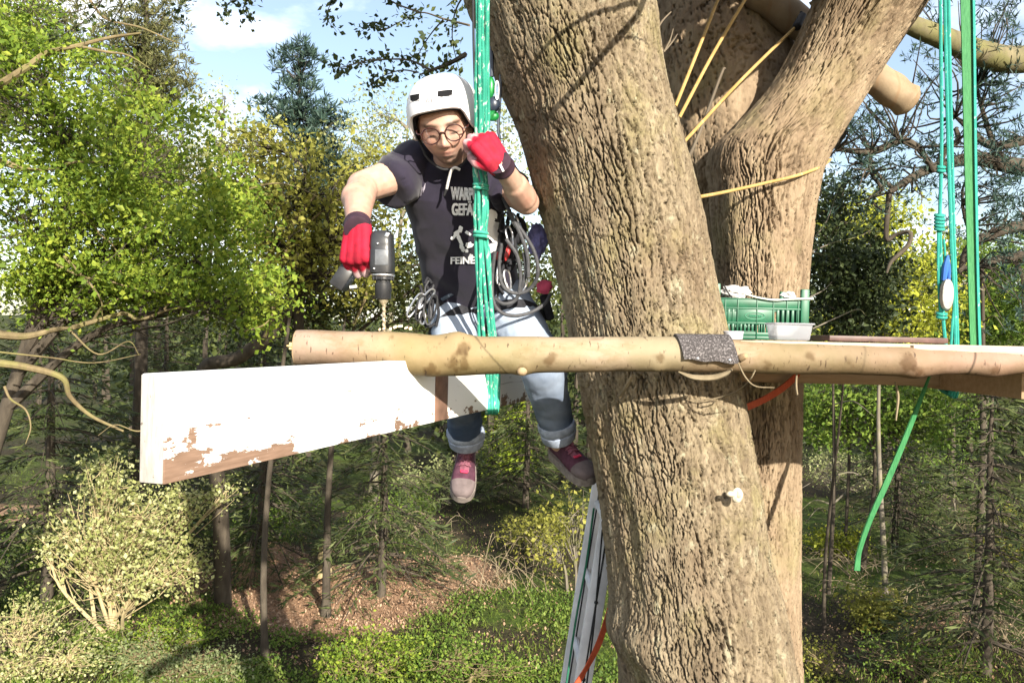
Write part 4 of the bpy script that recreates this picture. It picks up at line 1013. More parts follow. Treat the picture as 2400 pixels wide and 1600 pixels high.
def torso(m, grow=0.0, rows_=TOR):
    C_ = [P(x, y, D) for x, y, D, a, b in rows_]; rings = []
    for k, (x, y, D, a, b) in enumerate(rows_):
        t_ = (C_[min(k + 1, len(C_) - 1)] - C_[max(k - 1, 0)]).normalized(); u = Vector((1, 0.05, 0)); u = (u - t_ * u.dot(t_)).normalized(); w = t_.cross(u)
        ring = []
        for i in range(36):
            an = 2 * math.pi * i / 36; ca, sa = math.cos(an), math.sin(an)
            ring.append(C_[k] + u * ((a + grow) * math.copysign(abs(ca) ** .8, ca)) + w * ((b + grow) * math.copysign(abs(sa) ** .85, sa)))
        rings.append(ring)
    m.loft(rings)
torso(mb)
LEG = dict(rh=P(1060, 715, 2.95), rk=P(1080, 880, 2.765), ra=P(1092, 1046, 3.02), lh=P(1182, 715, 2.93), lk=P(1272, 862, 2.665), la=P(1312, 1036, 2.81))
for a, b, r0, r1 in (('rh', 'rk', .066, .05), ('rk', 'ra', .05, .034), ('lh', 'lk', .068, .052), ('lk', 'la', .052, .034)): mb.cap(LEG[a], LEG[b], r0, r1)
mb.ell(P(1120, 705, 2.97), .14, .10, .09)
me = voxel(mb, .0043, 2)
V = getv(me); L = (V - np.array(HC)) @ np.array(HM)     # head-local
col = np.tile(np.array((.47, .285, .212)), (len(V), 1))
def blend(c, w): 
    global col
    col = col + (np.array(c) - col) * np.clip(w, 0, 1)[:, None]
fr = (L[:, 1] < -.03).astype(float)
def G(cx, cz, sx, sz): return np.exp(-((L[:, 0] - cx) / sx) ** 2 - ((L[:, 2] - cz) / sz) ** 2) * fr
inhead = (np.abs(L[:, 2]) < .14) & (np.linalg.norm(L, axis=1) < .16)
for s_ in (-1, 1):
    blend((.56, .26, .20), .5 * G(s_ * .045, -.028, .02, .018))
    blend((.07, .04, .025), 1.7 * G(s_ * .033, .0245 , .022, .0056) )
    blend((.27, .14, .11), .85 * G(s_ * .033, .006, .016, .008)); blend((.06, .035, .025), 1.5 * G(s_ * .033, -.0042, .0130, .0030))  # paints eye-socket shade into the skin, then the lash line
    blend((.30, .13, .10), .9 * G(s_ * .010, -.041, .0045, .0028))
blend((.55, .24, .19), .6 * G(0, -.032, .013, .012)); blend((.46, .17, .145), .85 * np.maximum(G(0, -.0565, .019, .0042), G(0, -.0675, .016, .005))); blend((.20, .07, .06), 1.1 * G(0, -.0622, .020, .0017))
stub = np.where(inhead, sstep(-.048, -.075, L[:, 2]) * sstep(.08, .0, np.abs(L[:, 1] + .06)), 0); blend((.24, .155, .125), .8 * stub)
mot = fbm(V[:, 0] * 55, V[:, 1] * 55, V[:, 2] * 55, 4, 44); mo2 = fbm(V[:, 0] * 14, V[:, 1] * 14, V[:, 2] * 14, 3, 45); col = col * (1 + .22 * mot[:, None] * np.array((.6, 1, 1.1))) * (1 + .22 * mo2[:, None] * np.array((.35, 1.1, 1.2)))
vcol(me, col); 
me.transform(Matrix.Translation(-world_loc(person)))
body = link('body', me, SKIN, person); me.materials[0] = SKIN
# --- T-shirt
mb = MB()
SH = [(1108, 684, 2.955, .154, .115), (1100, 645, 2.915, .150, .115), (1086, 580, 2.84, .143, .116), (1070, 500, 2.75, .141, .118), (1063, 440, 2.69, .149, .114), (1064, 405, 2.65, .150, .094), (1062, 380, 2.615, .108, .074), (1058, 364, 2.595, .074, .064)]
torso(mb, 0, SH)
mb.cap(P(972, 392, 2.64), P(950, 405, 2.61), .070, .067)
h0, h1 = P(950, 408, 2.615), P(913, 436, 2.555)
mb.loft([[h0 + (h1 - h0) * k + u for u in [((h1 - h0).normalized().orthogonal().normalized() * math.cos(a) + (h1 - h0).normalized().cross((h1 - h0).normalized().orthogonal().normalized()) * math.sin(a)) * r for a in np.linspace(0, 2 * math.pi, 24, endpoint=False)]] for k, r in ((0, .064), (.5, .066), (1, .0685))])
h2, h3 = P(1165, 420, 2.665), P(1198, 446, 2.63)
mb.cap(h2, h2 + (h3 - h2) * .2, .066, .064)
mb.loft([[h2 + (h3 - h2) * k + u for u in [((h3 - h2).normalized().orthogonal().normalized() * math.cos(a) + (h3 - h2).normalized().cross((h3 - h2).normalized().orthogonal().normalized()) * math.sin(a)) * r for a in np.linspace(0, 2 * math.pi, 24, endpoint=False)]] for k, r in ((0, .060), (1, .062))])
me = voxel(mb, .0050, 5)
V = getv(me); N = getn(me)
wr = .0075 * fbm(V[:, 0] * 9 + V[:, 2] * 7, V[:, 1] * 7, V[:, 2] * 6 - V[:, 0] * 10, 3, 61) + .0150 * (1 - np.abs(fbm(V[:, 0] * 5 + V[:, 2] * 9, V[:, 1] * 5, V[:, 2] * 4 - V[:, 0] * 5, 2, 63)) * 2.4)
V = V + N * wr[:, None]; setv(me, V)
SHIRT = NT('dark_navy_cotton'); n = SHIRT.noise(SHIRT.coord(), 6, 4); SHIRT.base(SHIRT.ramp(n, [(.3, (.011, .0095, .018)), (.7, (.024, .019, .035))]), .85, .2); SHIRT.b.inputs['Sheen Weight'].default_value = .15; SHIRT.bump(SHIRT.noise(SHIRT.coord(), 600, 2), .3, .001); SHIRT = SHIRT.m
me.transform(Matrix.Translation(-world_loc(person))); me.materials.clear(); shirt = link('t_shirt', me, SHIRT, person)
def bvh_of(ob):
    off = world_loc(ob); return BVHTree.FromPolygons([v_.co + off for v_ in ob.data.vertices], [tuple(p.vertices) for p in ob.data.polygons])
SBVH = bvh_of(shirt)
def cast(bvh, px, py, off):
    d = (P(px, py, 3.0) - EYE).normalized(); h, n_, i, dist = bvh.ray_cast(EYE, d, 20)
    if h is None: return None
    if n_.dot(d) > 0: n_ = -n_
    return h + n_ * off
def patch(name, bvh, mat, parent, polys, off=.003):
    """a flat print laid on a surface: polygons given in picture coordinates, each vertex set down on the surface"""
    m_ = MB()
    for poly in polys:
        q = [cast(bvh, x, y, off) for x, y in poly]
        if all(p is not None for p in q): m_.add(q, [tuple(range(len(q)))])
    return m_.build(name, mat, parent)
def text_px(txt, x0, y0, h, width=None, slope=0.0, skew=0.0):
    cu = bpy.data.curves.new('t', 'FONT'); cu.body = txt; cu.size = 1.0; cu.resolution_u = 3
    ob = bpy.data.objects.new('t', cu); COL.objects.link(ob); dg = bpy.context.evaluated_depsgraph_get(); dg.update()
    me = bpy.data.meshes.new_from_object(ob.evaluated_get(dg)); bm = bmesh.new(); bm.from_mesh(me); bmesh.ops.triangulate(bm, faces=bm.faces)
    xs = [v_.co.x for v_ in bm.verts]; ys = [v_.co.y for v_ in bm.verts]; sx = (width / (max(xs) - min(xs))) if width else h / .7; sy = h / .72
    out = [[(x0 + (v_.co.x - min(xs)) * sx + skew * v_.co.y * sy, y0 - v_.co.y * sy + slope * (v_.co.x - min(xs)) * sx) for v_ in f.verts] for f in bm.faces]
    bm.free(); bpy.data.objects.remove(ob); return out
PRINT = plain('white_print', (.86, .86, .88), .7, .2, var=.05)
def bold(polys, d=1.3): 
    return [[(x + ox, y + oy) for x, y in p] for p in polys for ox, oy in ((0, 0), (d, 0), (0, d * .7), (d, d * .7))]
pr = bold(text_px('WARPU', 1056, 466, 30, 62, .03), 2.6) + bold(text_px('GEF\u00c4U', 1058, 501, 27, 62, .02), 2.6) + bold(text_px('FEINE S', 1056, 616, 17, 74, -.02), 1.6)
def blob(cx, cy, rx, ry, rot=0, n=14, seed=0):
    g = np.random.default_rng(seed); k = g.uniform(.75, 1.2, n); out = []
    for i in range(n):
        a = 2 * math.pi * i / n; x, y = rx * k[i] * math.cos(a), ry * k[i] * math.sin(a); out.append((cx + x * math.cos(R(rot)) - y * math.sin(R(rot)), cy + x * math.sin(R(rot)) + y * math.cos(R(rot))))
    return [[(cx, cy), out[i], out[(i + 1) % n]] for i in range(n)]
for k, (x, y, a, b, r_) in enumerate(((1062, 556, 6, 4, -20), (1070, 546, 10, 6, -50), (1079, 536, 6, 9, 10), (1078, 560, 5, 16, -25), (1084, 580, 5, 10, -30), (1096, 545, 8, 4, 30), (1100, 572, 9, 7, 10), (1094, 585, 4, 5, 0), (1152, 500, 14, 10, 30), (1152, 530, 15, 20, 0), (1160, 556, 17, 13, 20), (1152, 580, 13, 11, -20), (1148, 508, 10, 14, 0), (1165, 572, 7, 5, 0), (1104, 600, 5, 8, 0))):
    pr += blob(x, y, a, b, r_, seed=k)
patch('print', SBVH, PRINT, shirt, pr, .0045)
patch('faint_mark', SBVH, plain('worn_mark', (.22, .20, .24), .8), shirt, blob(985, 448, 2.2, 12, 15, seed=40) + blob(995, 441, 1.8, 10, 15, seed=41), .0045)
mb = MB(); mb.curve([P(1078, 398, 2.50), P(1066, 393, 2.495), P(1058, 400, 2.50), P(1052, 420, 2.515), P(1047, 443, 2.53)], .0042, 7); mb.build('drawstring', plain('grey_white_string', (.62, .60, .58), .8, var=.2, scale=120), shirt)
mb = MB(); mb.cap(P(1047, 443, 2.53), P(1041, 458, 2.535), .0042, .0032, 8); mb.build('cord_end', BLACK, shirt)
# --- jeans
mb = MB()
mb.ell(P(1120, 708, 2.97), .158, .120, .095); mb.cap(P(1060, 712, 2.95), LEG['rk'], .088, .066); mb.cap(LEG['rk'], P(1091, 1016, 3.0), .066, .054)
mb.cap(P(1182, 712, 2.93), LEG['lk'], .094, .070); mb.cap(LEG['lk'], P(1306, 1002, 2.79), .070, .052)
me = voxel(mb, .0055, 4); V = getv(me); N = getn(me)
V = V + N * (.0055 * (1 - 2.2 * np.abs(fbm(V[:, 0] * 6, V[:, 1] * 8, V[:, 2] * 15, 3, 71))) + .003 * fbm(V[:, 0] * 20, V[:, 1] * 20, V[:, 2] * 20, 3, 72))[:, None]; setv(me, V)
def fade(a, b, s0):      # worn pale along the front of the thighs
    a, b = np.array(a), np.array(b); tt = np.clip(((V - a) @ (b - a)) / ((b - a) @ (b - a)), 0, 1); d = V - (a + tt[:, None] * (b - a)); return sstep(-.2, .75, -d[:, 1] / (np.linalg.norm(d, axis=1) + 1e-6)) * np.exp(-((tt - .5) / .55) ** 4)
w = np.maximum(fade(LEG['rh'], LEG['rk'], 0), fade(LEG['lh'], LEG['lk'], 0)) + .35 * fbm(V[:, 0] * 14, V[:, 1] * 14, V[:, 2] * 14, 4, 73)
base = np.array((.042, .066, .118)); pale = np.array((.36, .42, .52)); vcol(me, base + (pale - base) * np.clip(w, 0, 1)[:, None])  # base darkened for the log's shade on the shins; pale is wear
JEAN = tintmat('faded_denim', .85, .2, .5, 700, .0012)
me.transform(Matrix.Translation(-world_loc(person))); me.materials.clear(); jeans = link('jeans', me, JEAN, person)
CUFF = plain('pale_denim_cuff', (.27, .31, .39), .85, .2, var=.25, scale=60, bump=.4, bscale=500)
for a, b, r0, r1 in ((P(1091, 1004, 2.99), P(1093, 1044, 3.015), .063, .056), (P(1303, 988, 2.775), P(1310, 1030, 2.80), .058, .052)):
    mb = MB(); d = (b - a).normalized(); u = d.orthogonal().normalized(); w_ = d.cross(u)
    mb.loft([[a + (b - a) * k + (u * math.cos(t_) + w_ * math.sin(t_)) * (r + .002 * math.sin(3 * t_ + k * 4)) for t_ in np.linspace(0, 2 * math.pi, 30, endpoint=False)] for k, r in ((0, r0 - .008), (.04, r0 + .003), (.25, r0 + .005), (.48, r0 + .001), (.52, r0 - .002), (.56, r0 + .002), (.95, r1 + .004), (1, r1 + .001), (.98, r1 - .008))])
    mb.build('cuff', CUFF, person)
# --- shoes
UPPER = plain('plum_shoe_fabric', (.075, .028, .045), .8, .2, var=.35, scale=45, bump=.6, bscale=400, bdist=.002); TOEM = plain('dusty_toe_rubber', (.125, .098, .098), .75, .2, var=.25, scale=30)
SOLE = plain('pale_grey_sole', (.20, .17, .155), .75, .2, var=.3, scale=50); LACE = plain('plum_lace', (.17, .055, .08), .7, var=.4, scale=150); PINKT = plain('hot_pink_trim', (.50, .03, .08), .6)
def shoe(ank, f, up, k=1.0):
    f = Vector(f).normalized(); up = Vector(up); up = (up - f * up.dot(f)).normalized(); sd = f.cross(up)
    def L_(x, y, z): return ank + sd * (x * k) + f * (y * k) + up * ((z - .085) * k)
    sec = [(-.064, .024, .060), (-.055, .032, .088), (-.03, .037, .100), (0, .039, .104), (.035, .042, .098), (.07, .046, .082), (.11, .050, .066), (.15, .052, .056), (.185, .047, .049), (.208, .036, .040), (.220, .020, .028)]
    def ring(y, hw, hz, g=0.0, lo=0.0):
        out = []
        for a in np.linspace(0, 2 * math.pi, 28, endpoint=False):
            ca, sa = math.cos(a), math.sin(a); x = (hw + g) * math.copysign(abs(ca) ** .75, ca); z = lo + (hz + g - lo) * (.5 + .5 * math.copysign(abs(sa) ** .9, sa)); x *= 1 - .30 * max(0, (z - .035) / .09) 
            out.append(L_(x, y, z))
        return out
    root = thing_part('shoe')
    mb = MB(); q = catmull(sec, 4); mb.loft([ring(*s_) for s_ in q]); mb.build('upper', UPPER, root)
    mb = MB(); q = catmull([s_ for s_ in sec if s_[0] > .13], 4); mb.loft([ring(y + .003, hw, hz * .98, .0022) for y, hw, hz in q]); mb.build('toe_cap', TOEM, root)
    mb = MB()
    o_ = [(sec[0][0] - .006, .018)] + [(y, hw + .005) for y, hw, _ in sec] + [(.226, .012)]
    lo = [[L_(sg * hw, y, z) for y, hw in o_ for sg in (1,)] + [L_(-hw, y, z) for y, hw in o_[::-1]] for z in (-.020, -.016, .010, .014)]
    mb.loft(lo); mb.build('sole', SOLE, root)
    mb = MB(); mb.cap(L_(0, -.008, .085), L_(0, -.012, .125), .038, .040); mb.build('collar', UPPER, root)
    mb = MB(); q = [(y, hz) for y, hw, hz in catmull(sec, 4) if -.005 < y < .125]
    mb.loft([[L_(x, y, hz + .004 - abs(x) * .25 + (.004 if abs(x) < .01 else 0)) for x in (-.020, -.01, 0, .01, .020)] + [L_(x, y, hz - .006) for x in (.020, 0, -.020)] for y, hz in q]); mb.build('tongue', plain('plum_tongue', (.19, .06, .09), .8, var=.3), root)
    mb = MB()
    hz_ = lambda y: float(np.interp(y, [s_[0] for s_ in sec], [s_[2] for s_ in sec]))
    ys = [.015, .035, .055, .075, .095]
    for i, y in enumerate(ys):
        z = hz_(y) + .008; y2 = ys[min(i + 1, 4)]; z2 = hz_(y2) + .008
        mb.curve([L_(-.026, y, z - .010), L_(-.010, y + .004, z + .002), L_(.010, y2 - .004, z2 + .002), L_(.026, y2, z2 - .010)], .0026, 6, 4); mb.curve([L_(.026, y, z - .010), L_(.010, y + .004, z + .003), L_(-.010, y2 - .004, z2 + .003), L_(-.026, y2, z2 - .010)], .0026, 6, 4)
    z = hz_(.0) + .012
    for s_ in (-1, 1):
        mb.curve([L_(0, .01, z), L_(s_ * .018, .018, z + .012), L_(s_ * .034, .030, z + .002), L_(s_ * .020, .034, z + .004), L_(0, .012, z)], .0025, 6, 4); mb.curve([L_(0, .012, z), L_(s_ * .008, .04, z + .006), L_(s_ * .012, .075, hz_(.07) + .012)], .0025, 6, 4)
    mb.build('lace', LACE, root)
    mb = MB(); z = hz_(.122); mb.box(L_(0, .122, z + .003), .034 * k, .016 * k, .008 * k, Matrix((sd, f, up)).transposed(), .003); mb.build('lace_loop', PINKT, root)
    return root
def thing_part(name):
    o = bpy.data.objects.new(name, None); COL.objects.link(o); o.parent = person; o.empty_display_size = .05; return o
shoe(P(1094, 1048, 3.03), (-.03, -.76, -.65), (.06, -.69, .72), .80)
shoe(P(1316, 1030, 2.815), (.48, -.80, -.30), (-.05, -.42, .90), .78)
# --- helmet
mb = MB(); n_t, n_p = 64, 26
a_, b_, c_ = .106, .136, .119; hz0 = .041
def hshell(g, base=0.0):
    rings = []
    for jj_ in range(n_p + 1):
        ring = []
        for i in range(n_t):
            t_ = 2 * math.pi * i / n_t; fy = -math.cos(t_); sxx = math.sin(t_)
            cut = .030 + .022 * sstep(.2, .95, -fy) - .038 * sstep(.70, .95, abs(sxx)) * (1 - sstep(.55, 1., -fy)) - .058 * sstep(.1, 1., fy) + base
            pe = math.acos(max(min((cut - hz0) / c_, 1), -1)); p_ = pe * (jj_ / n_p); s_, cc = math.sin(p_), math.cos(p_)
            s2 = math.copysign(abs(s_) ** .80, s_); c2 = math.copysign(abs(cc) ** .92, cc)
            ring.append(hh((a_ + g) * s2 * math.copysign(abs(sxx) ** .96, sxx), .016 + (b_ + g) * s2 * fy, hz0 + (c_ + g) * c2))
        rings.append(ring)
    return rings
o_ = hshell(0); i_ = hshell(-.010, .001); rim = [[o_[-1][k] * .5 + i_[-1][k] * .5 + HM2 @ Vector((0, 0, -.003)) for k in range(n_t)]]
mb.loft(o_[1:] + rim + i_[::-1][:-1]); 
HELM = NT('white_helmet_shell'); HELM.base(HELM.ramp(HELM.noise(HELM.coord(), 9, 4), [(.3, (.66, .65, .66)), (.7, (.78, .77, .78))]), .42, .45); HELM = HELM.m
helmet = mb.build('helmet', HELM, person)
HB = bvh_of(helmet)
DARK = plain('black_padding', (.012, .012, .013), .9, .1)
mb = MB(); i1 = hshell(-.011, -.004); i2 = hshell(-.020, -.004); mb.loft(i1[12:] + i2[::-1][:-12]); mb.build('padding', DARK, helmet)
def grid_quad(c, n=6, m=3):
    (a, b_, c__, d) = [np.array(p, float) for p in c]; out = []
    f_ = lambda u, v_: tuple((a * (1 - u) + b_ * u) * (1 - v_) + (d * (1 - u) + c__ * u) * v_)
    for i in range(n):
        for j in range(m): out.append([f_(i / n, j / m), f_((i + 1) / n, j / m), f_((i + 1) / n, (j + 1) / m), f_(i / n, (j + 1) / m)])
    return out
for q in (((962, 224), (984, 220), (984, 235), (963, 239)), ((1025, 214), (1060, 210), (1060, 225), (1026, 229))):
    patch('vent', HB, DARK, helmet, grid_quad(q), .0012)
    ed = [cast(HB, *p, .001) for p in q]
    if all(p is not None for p in ed): m2 = MB(); m2.tube(ed, .0018, 6, closed=True); m2.build('vent_frame', HELM, helmet)
EMB = plain('pale_grey_emblem', (.20, .195, .20), .6)
patch('emblem', HB, EMB, helmet, [[(997, 240), (1004, 227), (1006, 227), (1001, 240)], [(1003, 240), (1006.5, 229), (1008, 228), (1007, 240)], [(1009, 240), (1009, 226), (1012, 228), (1014, 240)]], .0012)
mb = MB()
for s_ in (-1, 1): mb.curve([hl(s_ * .088, .0, .01), hl(s_ * .080, -.012, -.035), hl(s_ * .066, -.030, -.080), hl(s_ * .03, -.050, -.112), hl(0, -.052, -.117)], .0035, 6, flat=.5); mb.curve([hl(s_ * .086, .05, .0), hl(s_ * .083, .02, -.03), hl(s_ * .074, -.018, -.055)], .0030, 6)
mb.build('chin_strap', BLACK, helmet)
mb = MB()      # short hair round ears and nape
for s_ in (-1, 1): mb.ell(hl(s_ * .072, .012, .030), .009, .030, .030, HM, 14, 8); mb.ell(hl(s_ * .072, -.022, .018), .006, .012, .026, HM, 12, 8)
mb.ell(hl(0, .055, .0), .066, .045, .060, HM, 20, 12); mb.build('hair', plain('brown_hair', (.07, .045, .028), .7, var=.4, scale=90, bump=.6, bscale=300, bdist=.003), person)
# --- glasses
GL = plain('tortoise_frame', (.040, .012, .010), .3, .5, var=.4, scale=120)
gy_ = -.1035
gl = thing_part('glasses')
mb = MB()
for s_ in (-1, 1):
    c0 = Vector((s_ * .0335, gy_ + .004, .002)); 
    mb.tube([hl(c0.x + .0255 * math.cos(a), c0.y + .006 * abs(math.cos(a)) * (1 if math.cos(a) * s_ > 0 else 0), c0.z + .0235 * math.sin(a)) for a in np.linspace(0, 2 * math.pi, 36, endpoint=False)], .0020, 8, closed=True)
    mb.curve([hl(s_ * .0585, gy_ + .011, .008), hl(s_ * .073, gy_ + .022, .010), hl(s_ * .079, -.03, .010), hl(s_ * .080, .005, .006)], .0022, 6)
mb.curve([hl(-.0088, gy_ + .003, .006), hl(0, gy_ - .0005, .0095), hl(.0088, gy_ + .003, .006)], .0022, 8); mb.build('frame', GL, gl)
t = NT('lens'); t.t.nodes.remove(t.b); g1 = t.n('ShaderNodeBsdfTransparent'); g1.inputs[0].default_value = (.93, .92, .92, 1); g2 = t.n('ShaderNodeBsdfGlossy'); g2.inputs['Roughness'].default_value = .03; mx = t.n('ShaderNodeMixShader'); mx.inputs[0].default_value = .06
t.l(g1.outputs[0], mx.inputs[1]); t.l(g2.outputs[0], mx.inputs[2]); t.l(mx.outputs[0], t.o.inputs['Surface'])
for s_ in (-1, 1):
    mb = MB(); mb.loft([[hl(s_ * .0335 + k * .025 * math.cos(a), gy_ + .004 - d_, .002 + k * .023 * math.sin(a)) for a in np.linspace(0, 2 * math.pi, 28, endpoint=False)] for k, d_ in ((1, 0), (.6, .0015), (.05, .002))], cap=False); mb.build('lens', t.m, gl)
# --- gloved hands
def hand(wr, Y, Z, mir, k=1.0, curl=1.0):
    """gloved fist: wr wrist, Y towards the knuckles, Z out of the back of the hand, thumb along +X (mir flips it)"""
    Y = Vector(Y).normalized(); Z = Vector(Z); Z = (Z - Y * Z.dot(Y)).normalized(); X = Y.cross(Z) * mir
    def L_(x, y, z): return wr + (X * x + Y * y + Z * z) * k
    mb = MB(); tips = []
    for x, y, r in ((.026, .030, .019), (.008, .028, .021), (-.010, .028, .020), (-.026, .030, .017)): mb.cap(L_(x * .75, .0, -.004), L_(x * 1.15, .082 - abs(x) * .15, 0), r * 1.05, r * .88, 14)
    mb.ell(L_(.02, .035, -.012), .022 * k, .036 * k, .020 * k, Matrix((X, Y, Z)).transposed() if mir > 0 else Matrix((-X, Y, Z)).transposed())
    for i, (x, l1, l2, l3, r) in enumerate(((.032, .042, .027, .021, .0112), (.0105, .046, .030, .022, .0115), (-.0115, .043, .028, .021, .0110), (-.031, .034, .022, .019, .0100))):
        p = L_(x, .084 - abs(x + .004) * .2, -.002); a = 38 * curl + i * 3
        for l, da, r0, r1 in ((l1, 0, r * 1.12, r), (l2, 78 * curl, r, r * .95), (l3, 62 * curl, r * .95, r * .82)):
            a += da; q = p + (Y * math.cos(R(a)) - Z * math.sin(R(a))) * (l * k); mb.cap(p, q, r0 * k, r1 * k, 12); p = q
        tips.append(p)
    p = L_(.028, .018, -.014)
    for (x, y, z), r0, r1 in (((.046, .045, -.026), .0165, .0140), ((.040, .070, -.046), .0140, .0125), ((.022, .084, -.058), .0125, .0105)):
        q = L_(x, y, z); mb.cap(p, q, r0 * k, r1 * k, 12); p = q
    tips.append(p)
    return mb, L_, tips
GLOVE = tintmat('red_glove_knit', .75, .25, .6, 420, .0015)
RED = np.array((.37, .009, .030)); WHT = np.array((.50, .43, .43)); DKR = np.array((.035, .012, .022))
def glove(wr, Y, Z, mir, k, arm, white):
    mb, L_, tips = hand(wr, Y, Z, mir, k); me = voxel(mb, .0026, 2); V = getv(me)
    col = np.tile(RED, (len(V), 1)); Zv = Vector(Z).normalized()
    for t_ in (tips if mir < 0 else []): 
        w = sstep(.016, .011, np.linalg.norm(V - np.array(t_), axis=1)); col = col + (WHT - col) * w[:, None]
    pl_ = (V - np.array(wr)) @ np.array(Zv); col = col + (WHT - col) * (sstep(-.012, -.020, pl_) * white)[:, None]
    g_ = fbm(V[:, 0] * 60, V[:, 1] * 60, V[:, 2] * 60, 3, 5); g2_ = sstep(.05, .4, fbm(V[:, 0] * 22, V[:, 1] * 22, V[:, 2] * 22, 3, 15)); col = col * (1 + .45 * g_[:, None]) * (1 - .35 * g2_[:, None])
    vcol(me, col); me.transform(Matrix.Translation(-world_loc(person))); me.materials.clear(); o = link('glove', me, GLOVE, person)
    d = (Vector(arm) - wr).normalized(); u = d.orthogonal().normalized(); w_ = d.cross(u); mb = MB()
    mb.loft([[wr + d * y + (u * math.cos(a) + w_ * math.sin(a)) * r for a in np.linspace(0, 2 * math.pi, 26, endpoint=False)] for y, r in ((-.014, .030), (-.012, .0355), (.004, .0345), (.012, .036), (.016, .037), (.020, .0365), (.021, .031))])
    mb.build('wrist_band', plain('plum_black_band', (.030, .012, .022), .75, var=.3, scale=60), o)
    return o, L_
gr_, GLr = glove(P(838, 533, 2.205), (-.03, -.03, -1), (-.40, -1, .05), 1, 1.02, J['re'], .75)
gl_, GLl = glove(P(1173, 386, 2.388), (-.62, -.06, .78), (.30, -1, .12), -1, .98, J['le'], .6)
mb = MB(); mb.box(P(1176, 394, 2.362), .006, .004, .022, Ry(-28), .001); mb.build('tab', plain('white_tab', (.7, .7, .7), .6), gl_)
# --- harness
HAR = plain('black_webbing', (.020, .020, .024), .8, .25, var=.4, scale=70, bump=.4, bscale=400)
har = thing_part('harness')
def band(m, c, t_, u, a, b, h, g=.005):
    t_ = Vector(t_).normalized(); u = Vector(u); u = (u - t_ * u.dot(t_)).normalized(); w = t_.cross(u)
    m.loft([[c + t_ * (z * h) + u * ((a + e) * math.cos(x)) + w * ((b + e) * math.sin(x)) for x in np.linspace(0, 2 * math.pi, 40, endpoint=False)] for z, e in ((-.5, -g), (-.48, g), (.48, g), (.5, -g))])
mb = MB(); ax = P(1090, 610, 2.87) - P(1112, 690, 2.965); band(mb, P(1110, 682, 2.958), ax, (1, 0, 0), .158, .124, .040); mb.build('waist_belt', HAR, har)
for a, b, k, r in (('rh', 'rk', .28, .092), ('lh', 'lk', .30, .099)):
    mb = MB(); d = LEG[b] - LEG[a]; c = LEG[a] + d * k; band(mb, c + Vector((0, 0.01, 0)), d + Vector((0.12 * (1 if a == 'rh' else -1), .10, 0)), (1, 0, 0), r, r, .036, .003); mb.build('leg_loop', HAR, har)
mb = MB(); mb.box(P(1032, 700, 2.86), .030, .02, .075, Ry(-10), .006); mb.box(P(1010, 708, 2.88), .03, .03, .05, Ry(14), .006); mb.build('hip_pad', HAR, har)
mb = MB(); mb.box(P(1282, 720, 2.86), .030, .05, .09, Ry(-16), .008); mb.build('hip_pad', HAR, har)
mb = MB(); mb.box(P(1062, 680, 2.83), .045, .010, .020, Ry(14), .003); mb.box(P(1050, 694, 2.83), .05, .010, .012, Ry(-30), .003); mb.build('buckle', plain('blue_black_buckle', (.035, .055, .085), .4, .5), har)
def carab(c, w, h, M_, mat, r=.0035):
    m_ = MB(); m_.tube([c + M_ @ Vector((w * math.copysign(abs(math.cos(a)) ** .7, math.cos(a)) * (1 + .15 * math.sin(a)), 0, h * math.sin(a))) for a in np.linspace(0, 2 * math.pi, 26, endpoint=False)], r, 7, closed=True); return m_.build('carabiner', mat, har)
for x, y, D, w, h, rot, mt in ((973, 715, 2.80, .012, .045, 32, STEEL), (985, 722, 2.79, .013, .042, 12, BLACK), (998, 700, 2.80, .011, .040, 40, STEEL), (1002, 735, 2.80, .012, .036, -5, GREYC), (1014, 720, 2.79, .012, .040, 10, BLACK), (990, 745, 2.80, .010, .020, 0, STEEL), (1006, 672, 2.82, .012, .022, 25, GREYC), (1195, 555, 2.66, .010, .032, -15, STEEL), (1182, 520, 2.65, .012, .03, 20, BLACK), (1208, 520, 2.66, .010, .030, -30, STEEL), (1172, 640, 2.70, .010, .038, 8, STEEL), (1226, 668, 2.70, .010, .026, 20, STEEL), (1190, 655, 2.70, .010, .03, -12, STEEL), (1160, 690, 2.70, .009, .03, -8, BLACK)):
    carab(P(x, y, D), w, h, Ry(rot) @ Rz(25), mt)
mb = MB()
for pts in ([(985, 668), (992, 700), (988, 742), (1000, 768)], [(1000, 670), (1015, 700), (1010, 750)], [(1018, 690), (1028, 730), (1022, 765)], [(970, 735), (985, 752), (1005, 765), (1020, 758)], [(996, 664), (1004, 650), (1012, 664)]): mb.curve([P(x, y, 2.815) for x, y in pts], .005, 6)
mb.build('sling', HAR, har)
mb = MB()
for pts in ([(1168, 488), (1178, 520), (1172, 560), (1184, 600), (1176, 640)], [(1195, 490), (1190, 530), (1202, 580), (1196, 620)], [(1215, 500), (1205, 545), (1212, 600), (1220, 640)], [(1160, 600), (1178, 615), (1200, 610), (1222, 618)], [(1158, 620), (1162, 660), (1180, 690)]): mb.curve([P(x, y, 2.70) for x, y in pts], .0055, 6)
mb.ell(P(1195, 600, 2.72), .022, .015, .05); mb.ell(P(1215, 540, 2.74), .028, .02, .045); mb.ell(P(1180, 590, 2.72), .02, .015, .06); mb.build('gear_sling', HAR, har)
mb = MB(); mb.ell(P(1190, 590, 2.675), .008, .006, .030, Ry(12), 10, 8); mb.ell(P(1168, 600, 2.68), .010, .006, .014, None, 10, 8); mb.build('ascender', plain('red_metal', (.36, .03, .03), .4, .5), har)
